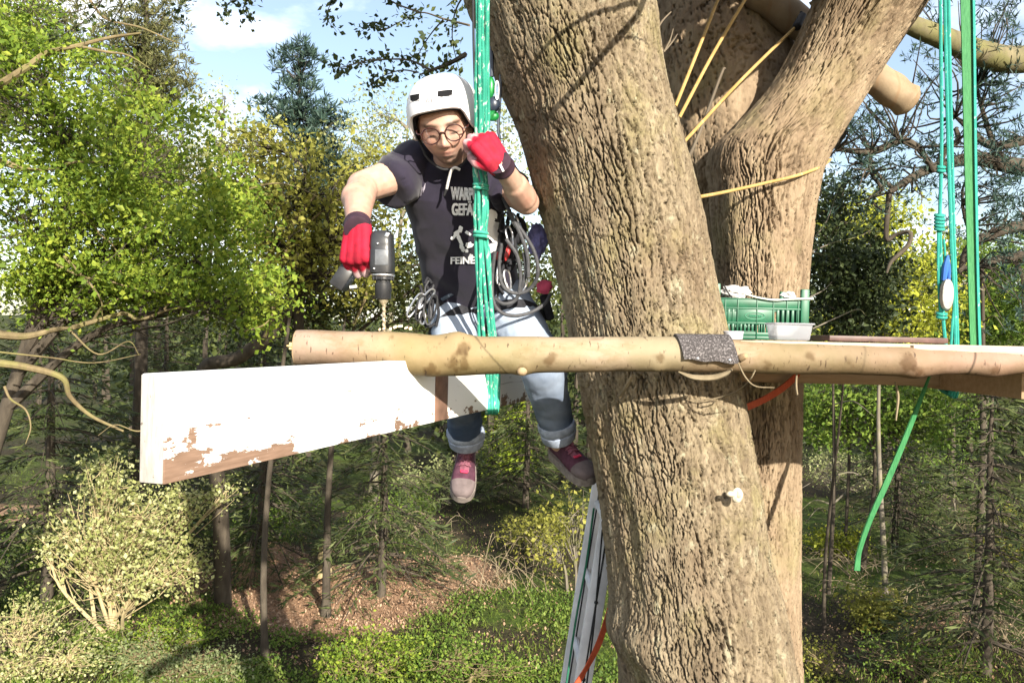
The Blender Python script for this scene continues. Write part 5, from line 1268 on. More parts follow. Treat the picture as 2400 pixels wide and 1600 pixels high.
# grey lanyard loops hanging at his left hip
lan = thing('lanyard', 'grey climbing rope hanging in big loops at the man\'s left hip', 'rope', P(1230, 640, 2.64))
for pts in ([(1178, 462, 2.60), (1196, 500, 2.60), (1222, 555, 2.61), (1236, 600, 2.62), (1238, 650, 2.63)], [(1190, 500, 2.62), (1226, 545, 2.61), (1252, 590, 2.62), (1261, 635, 2.63), (1250, 668, 2.65), (1225, 686, 2.66), (1196, 684, 2.66), (1176, 664, 2.66), (1170, 620, 2.66), (1176, 570, 2.65)],
            [(1160, 590, 2.64), (1154, 640, 2.66), (1155, 700, 2.67), (1172, 730, 2.68), (1205, 740, 2.68), (1244, 732, 2.69), (1276, 712, 2.70), (1290, 690, 2.72)], [(1228, 592, 2.63), (1232, 640, 2.64), (1210, 700, 2.67), (1182, 712, 2.67), (1160, 700, 2.68)], [(1186, 560, 2.63), (1212, 600, 2.63), (1220, 650, 2.65), (1216, 690, 2.66)]):
    mb = MB(); mb.curve([P(*p) for p in pts], .0060, 8, 7); mb.build('loop', GREYC, lan)
c = P(1262, 562, 2.74); o = lumpmesh(c, .036, 17, 4, .7, (.85, .6, 1.35)).build('pouch', plain('violet_blue_cloth', (.17, .16, .36), .7, var=.5, scale=30, bump=.5, bscale=50, bdist=.006), loc=c); tag(o, 'crumpled violet blue cloth pouch between the man\'s elbow and the trunk', 'pouch')
c = P(1276, 672, 2.80); o = lumpmesh(c, .024, 27, 3, .6, (1.1, .6, .9)).build('cloth', plain('pink_cloth', (.62, .08, .16), .7, var=.2), loc=c); tag(o, 'small pink cloth tucked beside the man\'s hip', 'cloth')
# --- cordless drill
DR = plain('black_drill_plastic', (.020, .020, .022), .38, .5, var=.3, scale=40)
drill = thing('drill', 'black cordless drill held upright in the red glove, its bit in the log', 'drill', P(896, 786, LD))
DD = 2.20
def rsq(c, a, b, e=.55, n_=32): return [c + Vector((a * math.copysign(abs(math.cos(t_)) ** e, math.cos(t_)), b * math.copysign(abs(math.sin(t_)) ** e, math.sin(t_)), 0)) for t_ in np.linspace(0, 2 * math.pi, n_, endpoint=False)]
mb = MB(); mb.loft([rsq(P(896, y, DD), a, b) for y, a, b in ((541, .012, .014), (543, .020, .024), (550, .0275, .031), (575, .030, .034), (585, .0290, .033), (588, .0305, .0345), (625, .0315, .036), (640, .030, .034), (643, .026, .030))]); mb.build('motor_housing', DR, drill)
mb = MB(); mb.box(P(899, 606, DD) + Vector((0, -.0355, 0)), .034, .004, .040, None, .002); mb.build('label_panel', plain('grey_label', (.10, .105, .115), .35, .5, var=.3, scale=60), drill)
for x, y in ((882, 632), (890, 574)): mb = MB(); c = P(x, y, DD) + Vector((0, -.0345, 0)); mb.cap(c, c + Vector((0, -.002, 0)), .0036, .003, 8); mb.build('screw', STEEL, drill)
mb = MB(); mb.box(P(911, 554, DD) + Vector((0, -.031, 0)), .010, .006, .013, Ry(20), .002); mb.build('switch', STEEL, drill)
mb = MB(); mb.loft([rsq(P(898, y, DD), r, r, 1.0) for y, r in ((642, .0285), (643, .0305), (646, .0305), (648, .028))]); mb.build('clutch_ring', STEEL, drill)
mb = MB(); mb.loft([rsq(P(898, y, DD), r, r, 1.0) for y, r in ((648, .024), (650, .026), (655, .026), (657, .019), (663, .0185), (664, .0215), (698, .0205), (701, .0185), (702, .012))])
for k in range(12): a = k * math.pi / 6; c = P(898, 653, DD) + Vector((math.cos(a) * .026, math.sin(a) * .026, 0)); mb.cap(c + Vector((0, 0, .003)), c - Vector((0, 0, .003)), .0022, .0022, 6)
mb.build('chuck', DR, drill)
mb = MB(); mb.loft([rsq(P(899, y, DD), r, r, 1.0) for y, r in ((701, .0125), (706, .0120), (712, .007), (716, .004))]); mb.build('jaw', plain('brass_steel', (.45, .38, .26), .4, .5, .6), drill)
mb = MB(); q = [P(900, y, DD) + Vector((.0012 * math.cos(y * .5), .0012 * math.sin(y * .5), 0)) for y in np.linspace(712, 800, 50)]; mb.tube(q, .0042, 8); mb.build('bit', plain('worn_bit', (.34, .28, .19), .45, .5, .4), drill)
mb = MB(); mb.cap(P(884, 590, 2.222), P(822, 630, 2.245), .019, .018); mb.build('handle', DR, drill)
mb = MB(); Mb = Ry(32); mb.box(P(806, 652, 2.262), .040, .075, .062, Mb, .006); mb.box(P(818, 640, 2.258), .026, .066, .050, Mb, .005); mb.build('battery', DR, drill)
mb = MB(); mb.box(P(828, 672, 2.221), .020, .003, .008, Ry(-8), .001); mb.build('battery_label', plain('light_grey_label', (.40, .40, .38), .5), drill)
# ================================================================ TREES AND PLANTS
TAN = barkmat('tan_branch_bark', [(.3, (.105, .080, .042)), (.7, (.23, .18, .10))], moss=(.16, .155, .05), bump=.4, bscale=30)
DARKB = barkmat('dark_bark', [(.3, (.035, .028, .022)), (.7, (.095, .078, .058))], bump=.6, bscale=25, bdist=.012)
GREYB = barkmat('grey_bark', [(.3, (.10, .085, .065)), (.7, (.22, .19, .15))], moss=(.16, .17, .05), bump=.5, bscale=25, bdist=.01)
MOSSB = barkmat('mossy_limb_bark', [(.3, (.10, .085, .05)), (.7, (.20, .17, .10))], moss=(.15, .145, .05), mossamt=1.0, bump=.5, bscale=30, bdist=.008)
def lf(name, a, b, c, tr=.4): return leafmat(name, [a, b, c], tr)
BRIGHT = lf('bright_green_leaf', (0.060, 0.110, 0.016), (0.175, 0.255, 0.028), (0.37, 0.42, 0.055))
OLIVE = lf('olive_yellow_leaf', (0.119, 0.119, 0.025), (0.238, 0.238, 0.042), (0.392, 0.364, 0.084))
PALEG = lf('pale_spring_leaf', (0.154, 0.182, 0.070), (0.280, 0.308, 0.126), (0.448, 0.448, 0.210))
YELLOW = lf('yellow_green_leaf', (0.140, 0.168, 0.017), (0.308, 0.336, 0.031), (0.504, 0.504, 0.070))
MIDG = lf('mid_green_leaf', (.055, .105, .016), (.13, .21, .030), (.26, .33, .055))
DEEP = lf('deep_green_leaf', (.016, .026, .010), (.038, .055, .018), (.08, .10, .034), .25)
HAW = lf('hawthorn_leaf', (0.182, 0.210, 0.063), (0.350, 0.364, 0.126), (0.600, 0.600, 0.336))
BLUEN = lf('blue_green_needle', (.014, .030, .024), (.032, .062, .048), (.075, .115, .080), .15)
SPRN = lf('olive_spruce_needle', (.045, .055, .020), (.12, .125, .045), (.25, .235, .10), .25)
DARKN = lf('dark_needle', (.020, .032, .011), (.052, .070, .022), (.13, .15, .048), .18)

def finish(root, wood, wmat, V, Fq, lmat, crown='crown'):
    wood.build('trunk', wmat, root)
    if len(V): link(crown, mesh_np(crown, shift(root, V), Fq, False), lmat, root)
def ell_pts(g, c, r, n, shell=.6):
    d = g.normal(0, 1, (n, 3)); d /= np.linalg.norm(d, axis=1, keepdims=True); k = shell + (1 - shell) * g.random((n, 1)); k = np.where(g.random((n, 1)) < .75, k, g.random((n, 1)) ** .5)
    return np.array(c) + d * k * np.array(r)
def tree(name, label, cat, bx, by, tr, lobes, nclump, per, size, lmat, wmat, sig=.20, group=None, seed=1, aspect=.6, up=.3, limbs_bare=(), trunk_top=None, wood_r=.012, bmat=None):
    """lobes: (px, py, D, rx px, ry px, depth m) - the crown's masses; limbs run from the trunk to each, branches to each clump of leaves"""
    g = np.random.default_rng(seed); bz_ = ghp(bx, by)
    root = thing(name, label, cat, (bx, by, bz_ - .05), group)
    W = MB(); cs = [(np.array(P(px, py, D)), np.array((PX(rx, D), dp, PX(ry, D)))) for px, py, D, rx, ry, dp in lobes]
    ztop = trunk_top if trunk_top else max(c[2] + .3 * r[2] for c, r in cs)
    tops = np.mean([c for c, r in cs], 0)
    tp = [np.array((bx + (tops[0] - bx) * k ** 1.5 * .8 + .12 * math.sin(k * 5 + seed), by + (tops[1] - by) * k ** 1.5 * .8, bz_ - .1 + (ztop - bz_ + .1) * k)) for k in np.linspace(0, 1, 7)]
    q = catmull(tp, 6); W.tube(q, [tr * (1.25 if i < 2 else 1) * (1 - .85 * (i / (len(q) - 1))) for i in range(len(q))], 10)
    q = np.array(q); CC = []
    vol = np.array([np.prod(r) ** .6 for c, r in cs]); vol = vol / vol.sum()
    for (c, r), f_ in zip(cs, vol):
        i0 = int(np.argmin(np.abs(q[:, 2] - (c[2] - .6 * r[2] - .25 * np.hypot(*(q[0, :2] - c[:2])))))); i0 = min(max(i0, 4), len(q) - 3)
        a = q[i0]; L = catmull([a, a + (c - a) * .4 + (0, 0, .12 * np.linalg.norm(c - a)), c], 6); W.tube(L, list(np.linspace(max(tr * .45, wood_r), wood_r, len(L))), 7)
        L = np.array(L); cl = ell_pts(g, c, r, max(int(nclump * f_), 3)); CC.append(cl)
        for p in cl:
            j = g.integers(len(L) // 3, len(L)); s_ = L[j]; m_ = (s_ + p) / 2 + g.normal(0, .10, 3) * np.linalg.norm(p - s_)
            W.tube(catmull([s_, m_, p], 4), list(np.linspace(wood_r * .8, wood_r * .2, 9)), 4, cap=False)
    for pts, rr in limbs_bare:
        n_ = len(pts); X_ = MB(); X_.curve([P(*p) for p in pts], list(np.linspace(rr * .8, rr * .22, n_)), 8, 7); X_.build('limb', bmat, root)
    CL = np.concatenate(CC); k = g.poisson(per, len(CL)) + 2
    C = np.repeat(CL, k, 0); C = C + g.normal(0, 1, C.shape) * np.array((sig, sig, sig * .6)) * np.repeat(g.uniform(.6, 1.4, len(CL)), k)[:, None]
    sz = np.repeat(g.uniform(.7, 1.35, len(CL)), k)[:, None]
    V, Fq = leaves(C, size * sz, 0, seed=seed + 1, aspect=aspect, up=up)
    finish(root, W, wmat, V, Fq, lmat); return root
def conifer_mesh(h, r, seed, n_whorl=26, start=.12, droop=.35, needle=.16, dens=1.0, bare=.0, thin=.0, width=.16):
    """trunk and needle sprays of a conifer of height h, foot radius r, at the origin"""
    g = np.random.default_rng(seed); W = MB(); W.tube([(0, 0, -.1), (.03, 0, h * .35), (0, .02, h * .7), (0, 0, h)], [h * .014 + .03, h * .011 + .02, h * .006 + .012, .006], 9)
    C, Rd, S_ = [], [], []
    for k in range(n_whorl):
        f_ = start + (1 - start) * (k / n_whorl) ** .92; z = h * f_; rl = r * (1 - f_) ** .8 * 1.05 + .12
        for b in range(g.integers(4, 7)):
            if g.random() < thin: continue
            a = g.uniform(0, 2 * math.pi); L = rl * g.uniform(.65, 1.15); u = np.array((math.cos(a), math.sin(a), 0)); n_ = max(int(L / .09), 4); up_ = .35 * (f_ - .4)
            P_ = [np.array((0, 0, z)) + u * L * t + np.array((0, 0, L * (up_ * t - droop * t * t + .16 * droop * t ** 4 * 2))) for t in np.linspace(0, 1, 7)]
            W.tube(P_, list(np.linspace(.010 + .006 * L, .003, 7)), 4, cap=False)
            P_ = np.array(P_)
            for s_ in range(int(n_ * 3.2 * dens)):
                t = g.uniform(.12 if g.random() > bare else .6, 1); i = min(int(t * 6), 5); p = P_[i] + (P_[i + 1] - P_[i]) * (t * 6 - i); sd = np.array((-u[1], u[0], 0)) * g.choice((-1, 1))
                w_ = (1 - t) * L * .42 + .05; o = g.random() * w_
                C.append(p + sd * o + np.array((0, 0, -o * .18)) + u * o * .4); Rd.append(u * .7 + sd * .8 + np.array((0, 0, g.uniform(-.55, .25)))); S_.append(1)
    C = np.array(C); Rd = np.array(Rd); V, Fq = leaves(C, needle, 0, seed=seed, aspect=width, up=.6, radial=Rd * 1.2, fold=.1)
    return W, V, Fq
def conifer(name, label, cat, x, y, h, r, seed, lmat, wmat, group=None, sx=1, **kw):
    root = thing(name, label, cat, (x, y, ghp(x, y) - .05), group); W, V, Fq = conifer_mesh(h, r, seed, **kw)
    W.v = [(a + x, b + y, c + root.location.z) for a, b, c in W.v]; W.build('trunk', wmat, root); link('crown', mesh_np('crown', V, Fq, False), lmat, root); return root

# ---- left side
gp = P(-170, 1000, 9.6)
limbsA = [([(-30, 848, 8.6), (60, 860, 8.7), (145, 885, 8.8), (165, 930, 8.9), (215, 975, 9.0), (290, 1010, 9.0)], .055), ([(-20, 782, 8.6), (60, 788, 8.7), (130, 772, 8.8), (170, 768, 8.8)], .06),
          ([(170, 768, 8.8), (230, 750, 8.9), (290, 735, 9.0), (330, 748, 9.0), (400, 725, 9.1), (480, 715, 9.1)], .035), ([(220, 748, 8.9), (240, 720, 8.9), (280, 700, 9.0), (330, 690, 9.0)], .02), ([(385, 725, 9.1), (400, 700, 9.1), (385, 680, 9.1), (380, 650, 9.1)], .014),
          ([(-20, 370, 8.6), (40, 392, 8.7), (75, 398, 8.8), (140, 395, 9.0)], .05), ([(-10, 205, 8.6), (60, 160, 8.6), (110, 125, 8.7), (180, 108, 8.7), (260, 88, 8.8), (330, 78, 8.8)], .05), ([(180, 108, 8.7), (250, 122, 8.7), (300, 130, 8.8), (350, 160, 8.8)], .022), ([(210, 0, 8.7), (250, 45, 8.7), (330, 65, 8.8), (400, 95, 8.8), (432, 105, 8.8)], .018),
          ([(155, 385, 8.9), (180, 380, 8.8), (220, 380, 8.8), (260, 382, 8.8)], .022), ([(190, 495, 8.8), (215, 520, 8.8), (235, 550, 8.8), (260, 570, 8.8), (278, 600, 8.8), (283, 640, 8.8)], .016), ([(130, 620, 8.7), (200, 650, 8.8), (260, 660, 8.8), (330, 680, 8.8), (420, 690, 8.9)], .020), ([(150, 600, 8.7), (230, 690, 8.7), (240, 740, 8.8)], .02),
          ([(10, 905, 8.6), (25, 935, 8.6), (60, 960, 8.6), (72, 1000, 8.6), (60, 1040, 8.6)], .018), ([(0, 825, 8.6), (120, 838, 8.7), (220, 850, 8.8), (330, 830, 8.9)], .012), ([(160, 770, 8.8), (230, 830, 8.8), (300, 800, 8.8), (325, 830, 8.8)], .014), ([(560, 780, 9.2), (620, 760, 9.2), (645, 720, 9.2), (640, 690, 9.2), (600, 680, 9.2)], .013), ([(360, 1000, 8.9), (320, 1010, 8.9), (270, 995, 8.9), (230, 1020, 8.9)], .012),
          ([(560, 450, 9.5), (640, 430, 9.5), (700, 440, 9.5), (760, 470, 9.5)], .014)]
tree('broadleaf_tree', 'bright green leafy tree with crooked pale limbs filling the left of the photo', 'tree', gp.x, 9.6, .15,
     [(110, 250, 9.6, 200, 210, 1.5), (330, 400, 9.6, 200, 200, 1.5), (120, 530, 9.2, 210, 190, 1.3), (460, 610, 9.3, 150, 140, 1.2), (300, 560, 9.4, 170, 150, 1.3), (590, 690, 9.2, 90, 90, .8), (40, 90, 9.8, 90, 130, 1.0), (520, 520, 9.5, 90, 90, .8), (220, 670, 9.3, 230, 70, 1.0)],
     460, 92, .064, BRIGHT, DARKB, bmat=TAN, sig=.165, seed=11, limbs_bare=limbsA, trunk_top=7.0)
x0 = P(335, 400, 16).x
def pine(label, x, y, h, lobes, seed, lmat, tuft=.30, ntuft=260, wmat=DARKB):
    g = np.random.default_rng(seed); root = thing('pine_tree', label, 'tree', (x, y, ghp(x, y) - .05)); W = MB(); z0 = root.location.z
    W.tube([(x, y, z0 - .1), (x + .05, y, z0 + h * .5), (x, y, z0 + h)], [.16, .10, .015], 9); C, Rd = [], []
    vol = np.array([l[3] * l[4] for l in lobes]); vol = vol / vol.sum()
    for (px, py, D, rx, ry, dp), f_ in zip(lobes, vol):
        c = np.array(P(px, py, D)); r = np.array((PX(rx, D), dp, PX(ry, D)))
        for p in ell_pts(g, c, r, int(ntuft * f_), .5):
            a = np.array((x, y, min(max(p[2] - .35 * abs(p[0] - x) - .3, z0 + 1), z0 + h - .1))); W.tube(catmull([a, (a + p) / 2 + (0, 0, -.1), p], 4), list(np.linspace(.022, .005, 9)), 4, cap=False)
            for _ in range(6):
                q = p + g.normal(0, .18, 3); d = g.normal(0, 1, (16, 3)); d[:, 2] = np.abs(d[:, 2]) * 1.1; d /= np.linalg.norm(d, axis=1, keepdims=True); C.append(np.repeat(q[None], 16, 0) + d * .02); Rd.append(d)
    C = np.concatenate(C); Rd = np.concatenate(Rd); V, Fq = leaves(C, tuft, 0, seed=seed, aspect=.16, radial=Rd * 2, fold=.05); finish(root, W, wmat, V, Fq, lmat); return root
pine('feathery olive conifer rising behind the bright green tree', x0, 16, 12.6, [(330, 60, 16, 90, 90, .9), (290, 160, 16, 95, 70, 1), (380, 170, 16, 60, 70, .8), (350, 270, 16, 90, 70, 1), (420, 210, 16, 35, 25, .5), (340, 390, 16, 70, 70, .9), (400, 420, 16, 40, 80, .8), (280, 330, 16, 80, 80, 1)], 12, SPRN, .13, 300)
pine('golden olive conifer cut by the left edge at the top', P(-20, 300, 13).x, 13, 10.6, [(0, 80, 13, 50, 110, .8), (-20, 220, 13, 70, 90, .8), (120, 60, 13.5, 50, 60, .6)], 13, SPRN, .12, 190)
pine('blue green pine with upright candles standing free against the sky', P(700, 300, 26).x, 26, 13.7, [(700, 165, 26, 55, 60, .9), (690, 260, 26, 75, 60, 1.2), (740, 300, 26, 70, 80, 1.2), (720, 400, 26, 100, 90, 1.6), (690, 520, 26, 120, 90, 1.8), (790, 420, 26, 40, 80, 1)], 14, BLUEN, .26, 230)
for k, (x, y, t) in enumerate(((672, 140, 110), (688, 125, 100), (712, 130, 102))): pass
tree('birch', 'slender pale birch with thin spring leaves left of the blue green pine', 'tree', P(495, 400, 21).x, 21, .10, [(490, 240, 21, 45, 50, .6), (520, 330, 21, 85, 70, 1), (480, 400, 21, 90, 70, 1.2), (590, 320, 21, 40, 50, .7)], 120, 20, .10, PALEG, DARKB, sig=.30, seed=15)
tree('young_oak', 'yellow olive tree with pale crossing branches left of the man', 'tree', P(640, 900, 13).x, 13, .06, [(560, 440, 13, 120, 110, 1.2), (720, 440, 13, 130, 110, 1.3), (640, 560, 13, 170, 110, 1.4), (820, 540, 13, 110, 120, 1.2), (880, 440, 13.4, 70, 90, 1), (760, 640, 13, 170, 80, 1.2), (600, 340, 13, 70, 60, .8)],
     430, 24, .095, OLIVE, DARKB, bmat=TAN, sig=.20, seed=16, wood_r=.018, limbs_bare=[([(640, 700, 12.6), (690, 520, 12.6), (740, 450, 12.6), (700, 380, 12.6)], .04), ([(690, 520, 12.6), (620, 470, 12.6), (540, 440, 12.6)], .03), ([(700, 540, 12.5), (790, 470, 12.5), (880, 430, 12.5)], .03), ([(560, 520, 12.5), (640, 545, 12.5), (720, 530, 12.5)], .02), ([(800, 640, 12.4), (850, 560, 12.4), (840, 480, 12.4)], .02)])
tree('willow', 'pale washed-out willow far behind the man\'s helmet', 'tree', P(900, 400, 25).x, 25, .14, [(890, 270, 25, 60, 70, 1), (850, 340, 25, 60, 80, 1.2), (920, 380, 25, 70, 90, 1.4), (1180, 330, 25, 70, 120, 1.5), (1010, 420, 25, 160, 90, 1.5)], 230, 22, .12, PALEG, GREYB, sig=.4, seed=17)
tree('dense_bush', 'dense shaded green bush behind the drill and the man\'s hips', 'bush', P(760, 900, 15).x, 15, .08, [(520, 690, 15, 110, 90, 1.0), (700, 700, 15, 120, 90, 1.1), (860, 690, 15, 110, 100, 1.1), (980, 620, 15.3, 90, 90, 1.0), (1230, 620, 15.5, 90, 120, 1.0), (1090, 720, 15.5, 120, 80, 1.0)], 330, 40, .10, lf('dark_green_leaf', (.030, .040, .010), (.070, .085, .020), (.14, .15, .04)), DARKB, sig=.24, seed=27)  # dark green leaf tones of the bush itself
# dark broken tree behind the drill
DTD = 13.5; bp = P(455, 900, DTD)
dt = thing('dead_tree', 'dark broken tree with one thick bent bough behind the drill', 'tree', (bp.x, DTD + 1.6, ghp(bp.x, DTD + 1.6) - .05)); k_ = DTD / 7.6
mb = MB(); mb.curve([(bp.x, DTD + 1.6, dt.location.z - .1), (bp.x + .05, DTD + 1.1, 2.2), P(470, 885, DTD + .4), P(560, 838, DTD), P(640, 775, DTD), P(696, 690, DTD), P(712, 630, DTD), P(735, 585, DTD), P(790, 568, DTD), P(880, 575, DTD)], [r_ * k_ for r_ in (.09, .075, .06, .060, .065, .075, .085, .115, .115, .06)], 12, 7); mb.build('trunk', DARKB, dt)
mb = MB(); mb.curve([P(704, 660, DTD), P(700, 740, DTD), P(702, 830, DTD + .2), P(690, 1000, DTD + .5)], [r_ * k_ for r_ in (.06, .05, .04, .02)], 9, 7); mb.build('branch', DARKB, dt)
for pts in ([(700, 640), (660, 610), (620, 600), (590, 590)], [(770, 600), (740, 640), (720, 660)], [(620, 790), (640, 740), (630, 700), (605, 690)], [(850, 590), (860, 680), (830, 760)], [(760, 560), (740, 500), (700, 480)]): mb = MB(); mb.curve([P(x, y, DTD - .3) for x, y in pts], [.03, .024, .018, .008][:len(pts)], 6); mb.build('branch', TAN, dt)
# ---- right side: old pine with crooked limbs
rp = Vector((6.6, 9.0, ghp(6.6, 9.0)))
pt = thing('pine_tree', 'old pine with crooked dark limbs and blue needles reaching in from the right edge', 'tree', rp)
mb = MB(); mb.curve([(6.6, 9, -.2), (6.55, 9, 3), (6.5, 9, 6), (6.3, 9, 9), (6.2, 9, 12)], [.30, .26, .22, .17, .06], 12, 6); mb.build('trunk', DARKB, pt)
limbsR = [([(2745, 400, 9.0), (2560, 395, 8.8), (2400, 392, 8.6), (2290, 372, 8.5), (2200, 390, 8.4), (2140, 415, 8.3), (2085, 450, 8.3)], [.13, .10, .09, .07, .05, .04, .03]),
          ([(2085, 450, 8.3), (2080, 500, 8.3), (2078, 560, 8.3), (2100, 550, 8.3), (2132, 545, 8.2), (2128, 575, 8.2), (2090, 612, 8.2), (2078, 640, 8.2)], [.03, .026, .024, .02, .022, .022, .018, .010]), ([(1960, 350, 8.2), (2045, 355, 8.2), (2110, 330, 8.2), (2150, 345, 8.2), (2190, 400, 8.3)], [.02, .035, .035, .03, .03]), ([(2042, 355, 8.2), (2040, 400, 8.2), (2070, 445, 8.2)], [.02, .02, .015]),
          ([(2090, 440, 8.3), (2050, 400, 8.3), (2045, 380, 8.3)], [.02, .016, .01]), ([(2740, 545, 9), (2560, 540, 8.8), (2400, 530, 8.6), (2310, 555, 8.5), (2280, 575, 8.4), (2262, 600, 8.4), (2250, 640, 8.4)], [.10, .08, .06, .05, .05, .04, .02]), ([(2300, 570, 8.5), (2270, 530, 8.4), (2255, 480, 8.4)], [.03, .025, .015]), ([(2740, 300, 9), (2520, 290, 8.7), (2400, 330, 8.6), (2320, 340, 8.5), (2270, 300, 8.4), (2240, 275, 8.4)], [.09, .06, .05, .04, .03, .015]),
          ([(2740, 640, 9), (2500, 610, 8.7), (2380, 600, 8.6), (2290, 625, 8.4), (2245, 632, 8.4)], [.08, .06, .05, .04, .02]), ([(2330, 345, 8.5), (2300, 250, 8.5), (2290, 200, 8.5)], [.03, .02, .01]), ([(2200, 390, 8.4), (2215, 350, 8.4), (2245, 330, 8.4), (2240, 300, 8.4)], [.04, .035, .03, .02])]
for pts, r in limbsR: mb = MB(); mb.curve([P(*p) for p in pts], r, 9, 7); mb.build('limb', DARKB, pt)
mb = MB(); mb.curve([(6.4, 9, 7.8), P(2600, 110, 8.6), P(2400, 140, 8.2), P(2300, 125, 8.0), P(2200, 85, 7.9), P(2130, 55, 7.8), P(2080, 10, 7.8), P(2040, -60, 7.8)], [.14, .13, .13, .115, .10, .085, .07, .05], 12, 7); mb.build('mossy_limb', MOSSB, pt)
g = np.random.default_rng(5); C, Rd, W = [], [], MB()
tl = []
for px, py, rx, ry, n_ in ((2040, 240, 70, 80, 26), (1990, 330, 50, 60, 16), (2090, 330, 70, 60, 20), (2060, 420, 80, 50, 26), (2150, 250, 60, 80, 16), (2330, 260, 80, 90, 40), (2370, 400, 60, 90, 40), (2340, 480, 70, 70, 34), (2180, 330, 50, 60, 14), (1985, 430, 60, 40, 14), (2260, 430, 70, 70, 16), (2330, 40, 90, 70, 26), (2200, 180, 60, 40, 10), (2110, 470, 70, 50, 16), (2370, 620, 50, 110, 50), (2000, 270, 30, 60, 8), (2180, 30, 50, 50, 10), (2330, 180, 70, 50, 20)):
    for _ in range(int(n_ * .62)): tl.append(np.array(P(px + g.normal(0, rx * .6), py + g.normal(0, ry * .6), 8.3 + g.normal(0, .35))))
LA = np.array([P(*p) for pts, r in limbsR for p in pts])
for p in tl:
    s_ = LA[np.argmin(np.linalg.norm(LA - p, axis=1))]; W.tube(catmull([s_, (s_ + p) / 2 + g.normal(0, .07, 3), p], 3), [.012, .011, .01, .008, .007, .005, .004], 4, cap=False)
    for k in range(4):
        q = p + g.normal(0, .10, 3); d = g.normal(0, 1, (14, 3)); d[:, 2] += .4; d /= np.linalg.norm(d, axis=1, keepdims=True); C.append(np.repeat(q[None], 14, 0)); Rd.append(d)
W.build('twig', DARKB, pt); C = np.concatenate(C); Rd = np.concatenate(Rd); V, Fq = leaves(C, .075, 0, seed=3, aspect=.16, radial=Rd * 2, fold=.05)
link('needle_cluster', mesh_np('needle_cluster', shift(pt, V), Fq, False), BLUEN, pt)
tree('yellow_bush', 'yellow green tree in full sun behind the crate and the hoist ropes', 'tree', P(2080, 900, 16).x, 16, .06, [(2100, 620, 16, 110, 110, 1.3), (1980, 520, 16.4, 90, 60, 1.2), (2060, 500, 16.4, 90, 50, 1), (2060, 750, 15.5, 140, 60, 1.2), (2160, 700, 15.5, 90, 90, 1.2)], 330, 34, .085, YELLOW, GREYB, sig=.24, seed=21)
tree('green_bush', 'mid green leafy tree behind the broad green strap at the right', 'tree', P(2330, 900, 18).x, 18, .08, [(2320, 680, 18, 120, 110, 1.6), (2250, 620, 18.5, 90, 60, 1.2), (2380, 760, 18, 110, 90, 1.5), (2240, 770, 17.5, 90, 60, 1.2)], 330, 34, .10, lf('fresh_green_leaf', (0.070, 0.126, 0.020), (0.154, 0.238, 0.035), (0.280, 0.378, 0.070)), GREYB, sig=.28, seed=22)
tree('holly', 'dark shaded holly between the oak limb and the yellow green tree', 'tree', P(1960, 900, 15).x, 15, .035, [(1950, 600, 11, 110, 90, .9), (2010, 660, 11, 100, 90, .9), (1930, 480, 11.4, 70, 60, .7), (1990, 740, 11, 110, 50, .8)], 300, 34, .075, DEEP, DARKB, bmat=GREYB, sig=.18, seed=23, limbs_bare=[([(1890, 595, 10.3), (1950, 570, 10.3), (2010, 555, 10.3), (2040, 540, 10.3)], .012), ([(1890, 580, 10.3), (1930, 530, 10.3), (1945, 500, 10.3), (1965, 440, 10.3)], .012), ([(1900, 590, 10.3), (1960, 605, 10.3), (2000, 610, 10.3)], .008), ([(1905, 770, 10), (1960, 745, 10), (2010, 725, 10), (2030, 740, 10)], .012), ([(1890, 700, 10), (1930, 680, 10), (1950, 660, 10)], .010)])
tree('hazel_bush', 'bright green hazel thicket seen below the deck beam', 'bush', P(2040, 1050, 19).x, 19, .07, [(2030, 930, 19, 170, 70, 1.5), (2150, 980, 19, 120, 70, 1.4), (1940, 990, 19, 80, 60, 1.2)], 240, 34, .11, MIDG, DARKB, sig=.3, seed=24, trunk_top=4.0)
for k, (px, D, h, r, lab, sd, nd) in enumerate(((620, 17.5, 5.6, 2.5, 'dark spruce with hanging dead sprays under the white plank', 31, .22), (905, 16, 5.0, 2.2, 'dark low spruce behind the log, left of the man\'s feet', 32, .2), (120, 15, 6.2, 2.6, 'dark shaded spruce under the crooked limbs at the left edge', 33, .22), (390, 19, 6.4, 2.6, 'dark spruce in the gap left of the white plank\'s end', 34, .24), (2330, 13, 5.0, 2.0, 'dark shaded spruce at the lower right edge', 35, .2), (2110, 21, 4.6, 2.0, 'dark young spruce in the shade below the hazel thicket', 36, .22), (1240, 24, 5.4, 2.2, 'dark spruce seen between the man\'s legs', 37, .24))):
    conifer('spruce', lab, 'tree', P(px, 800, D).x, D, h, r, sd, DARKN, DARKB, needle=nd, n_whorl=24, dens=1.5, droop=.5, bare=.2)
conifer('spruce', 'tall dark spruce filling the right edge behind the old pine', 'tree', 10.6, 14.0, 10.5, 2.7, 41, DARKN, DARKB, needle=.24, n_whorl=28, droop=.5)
for k, (x, y, h, r, lab) in enumerate(((9.3, 5.0, 11.0, 2.6, 'unseen spruce right of the oak, added to shade the clearing'), (12.6, 9.5, 12.0, 2.8, 'unseen spruce right of the old pine, added to shade the slope'), (15.5, 13.5, 12.5, 2.8, 'unseen spruce far to the right of the old pine, added for shade'))): conifer('spruce', lab, 'tree', x, y, h, r, 45 + k, DARKN, DARKB, needle=.22, n_whorl=26, droop=.5)  # out-of-frame spruces, added to shade the ground on the right
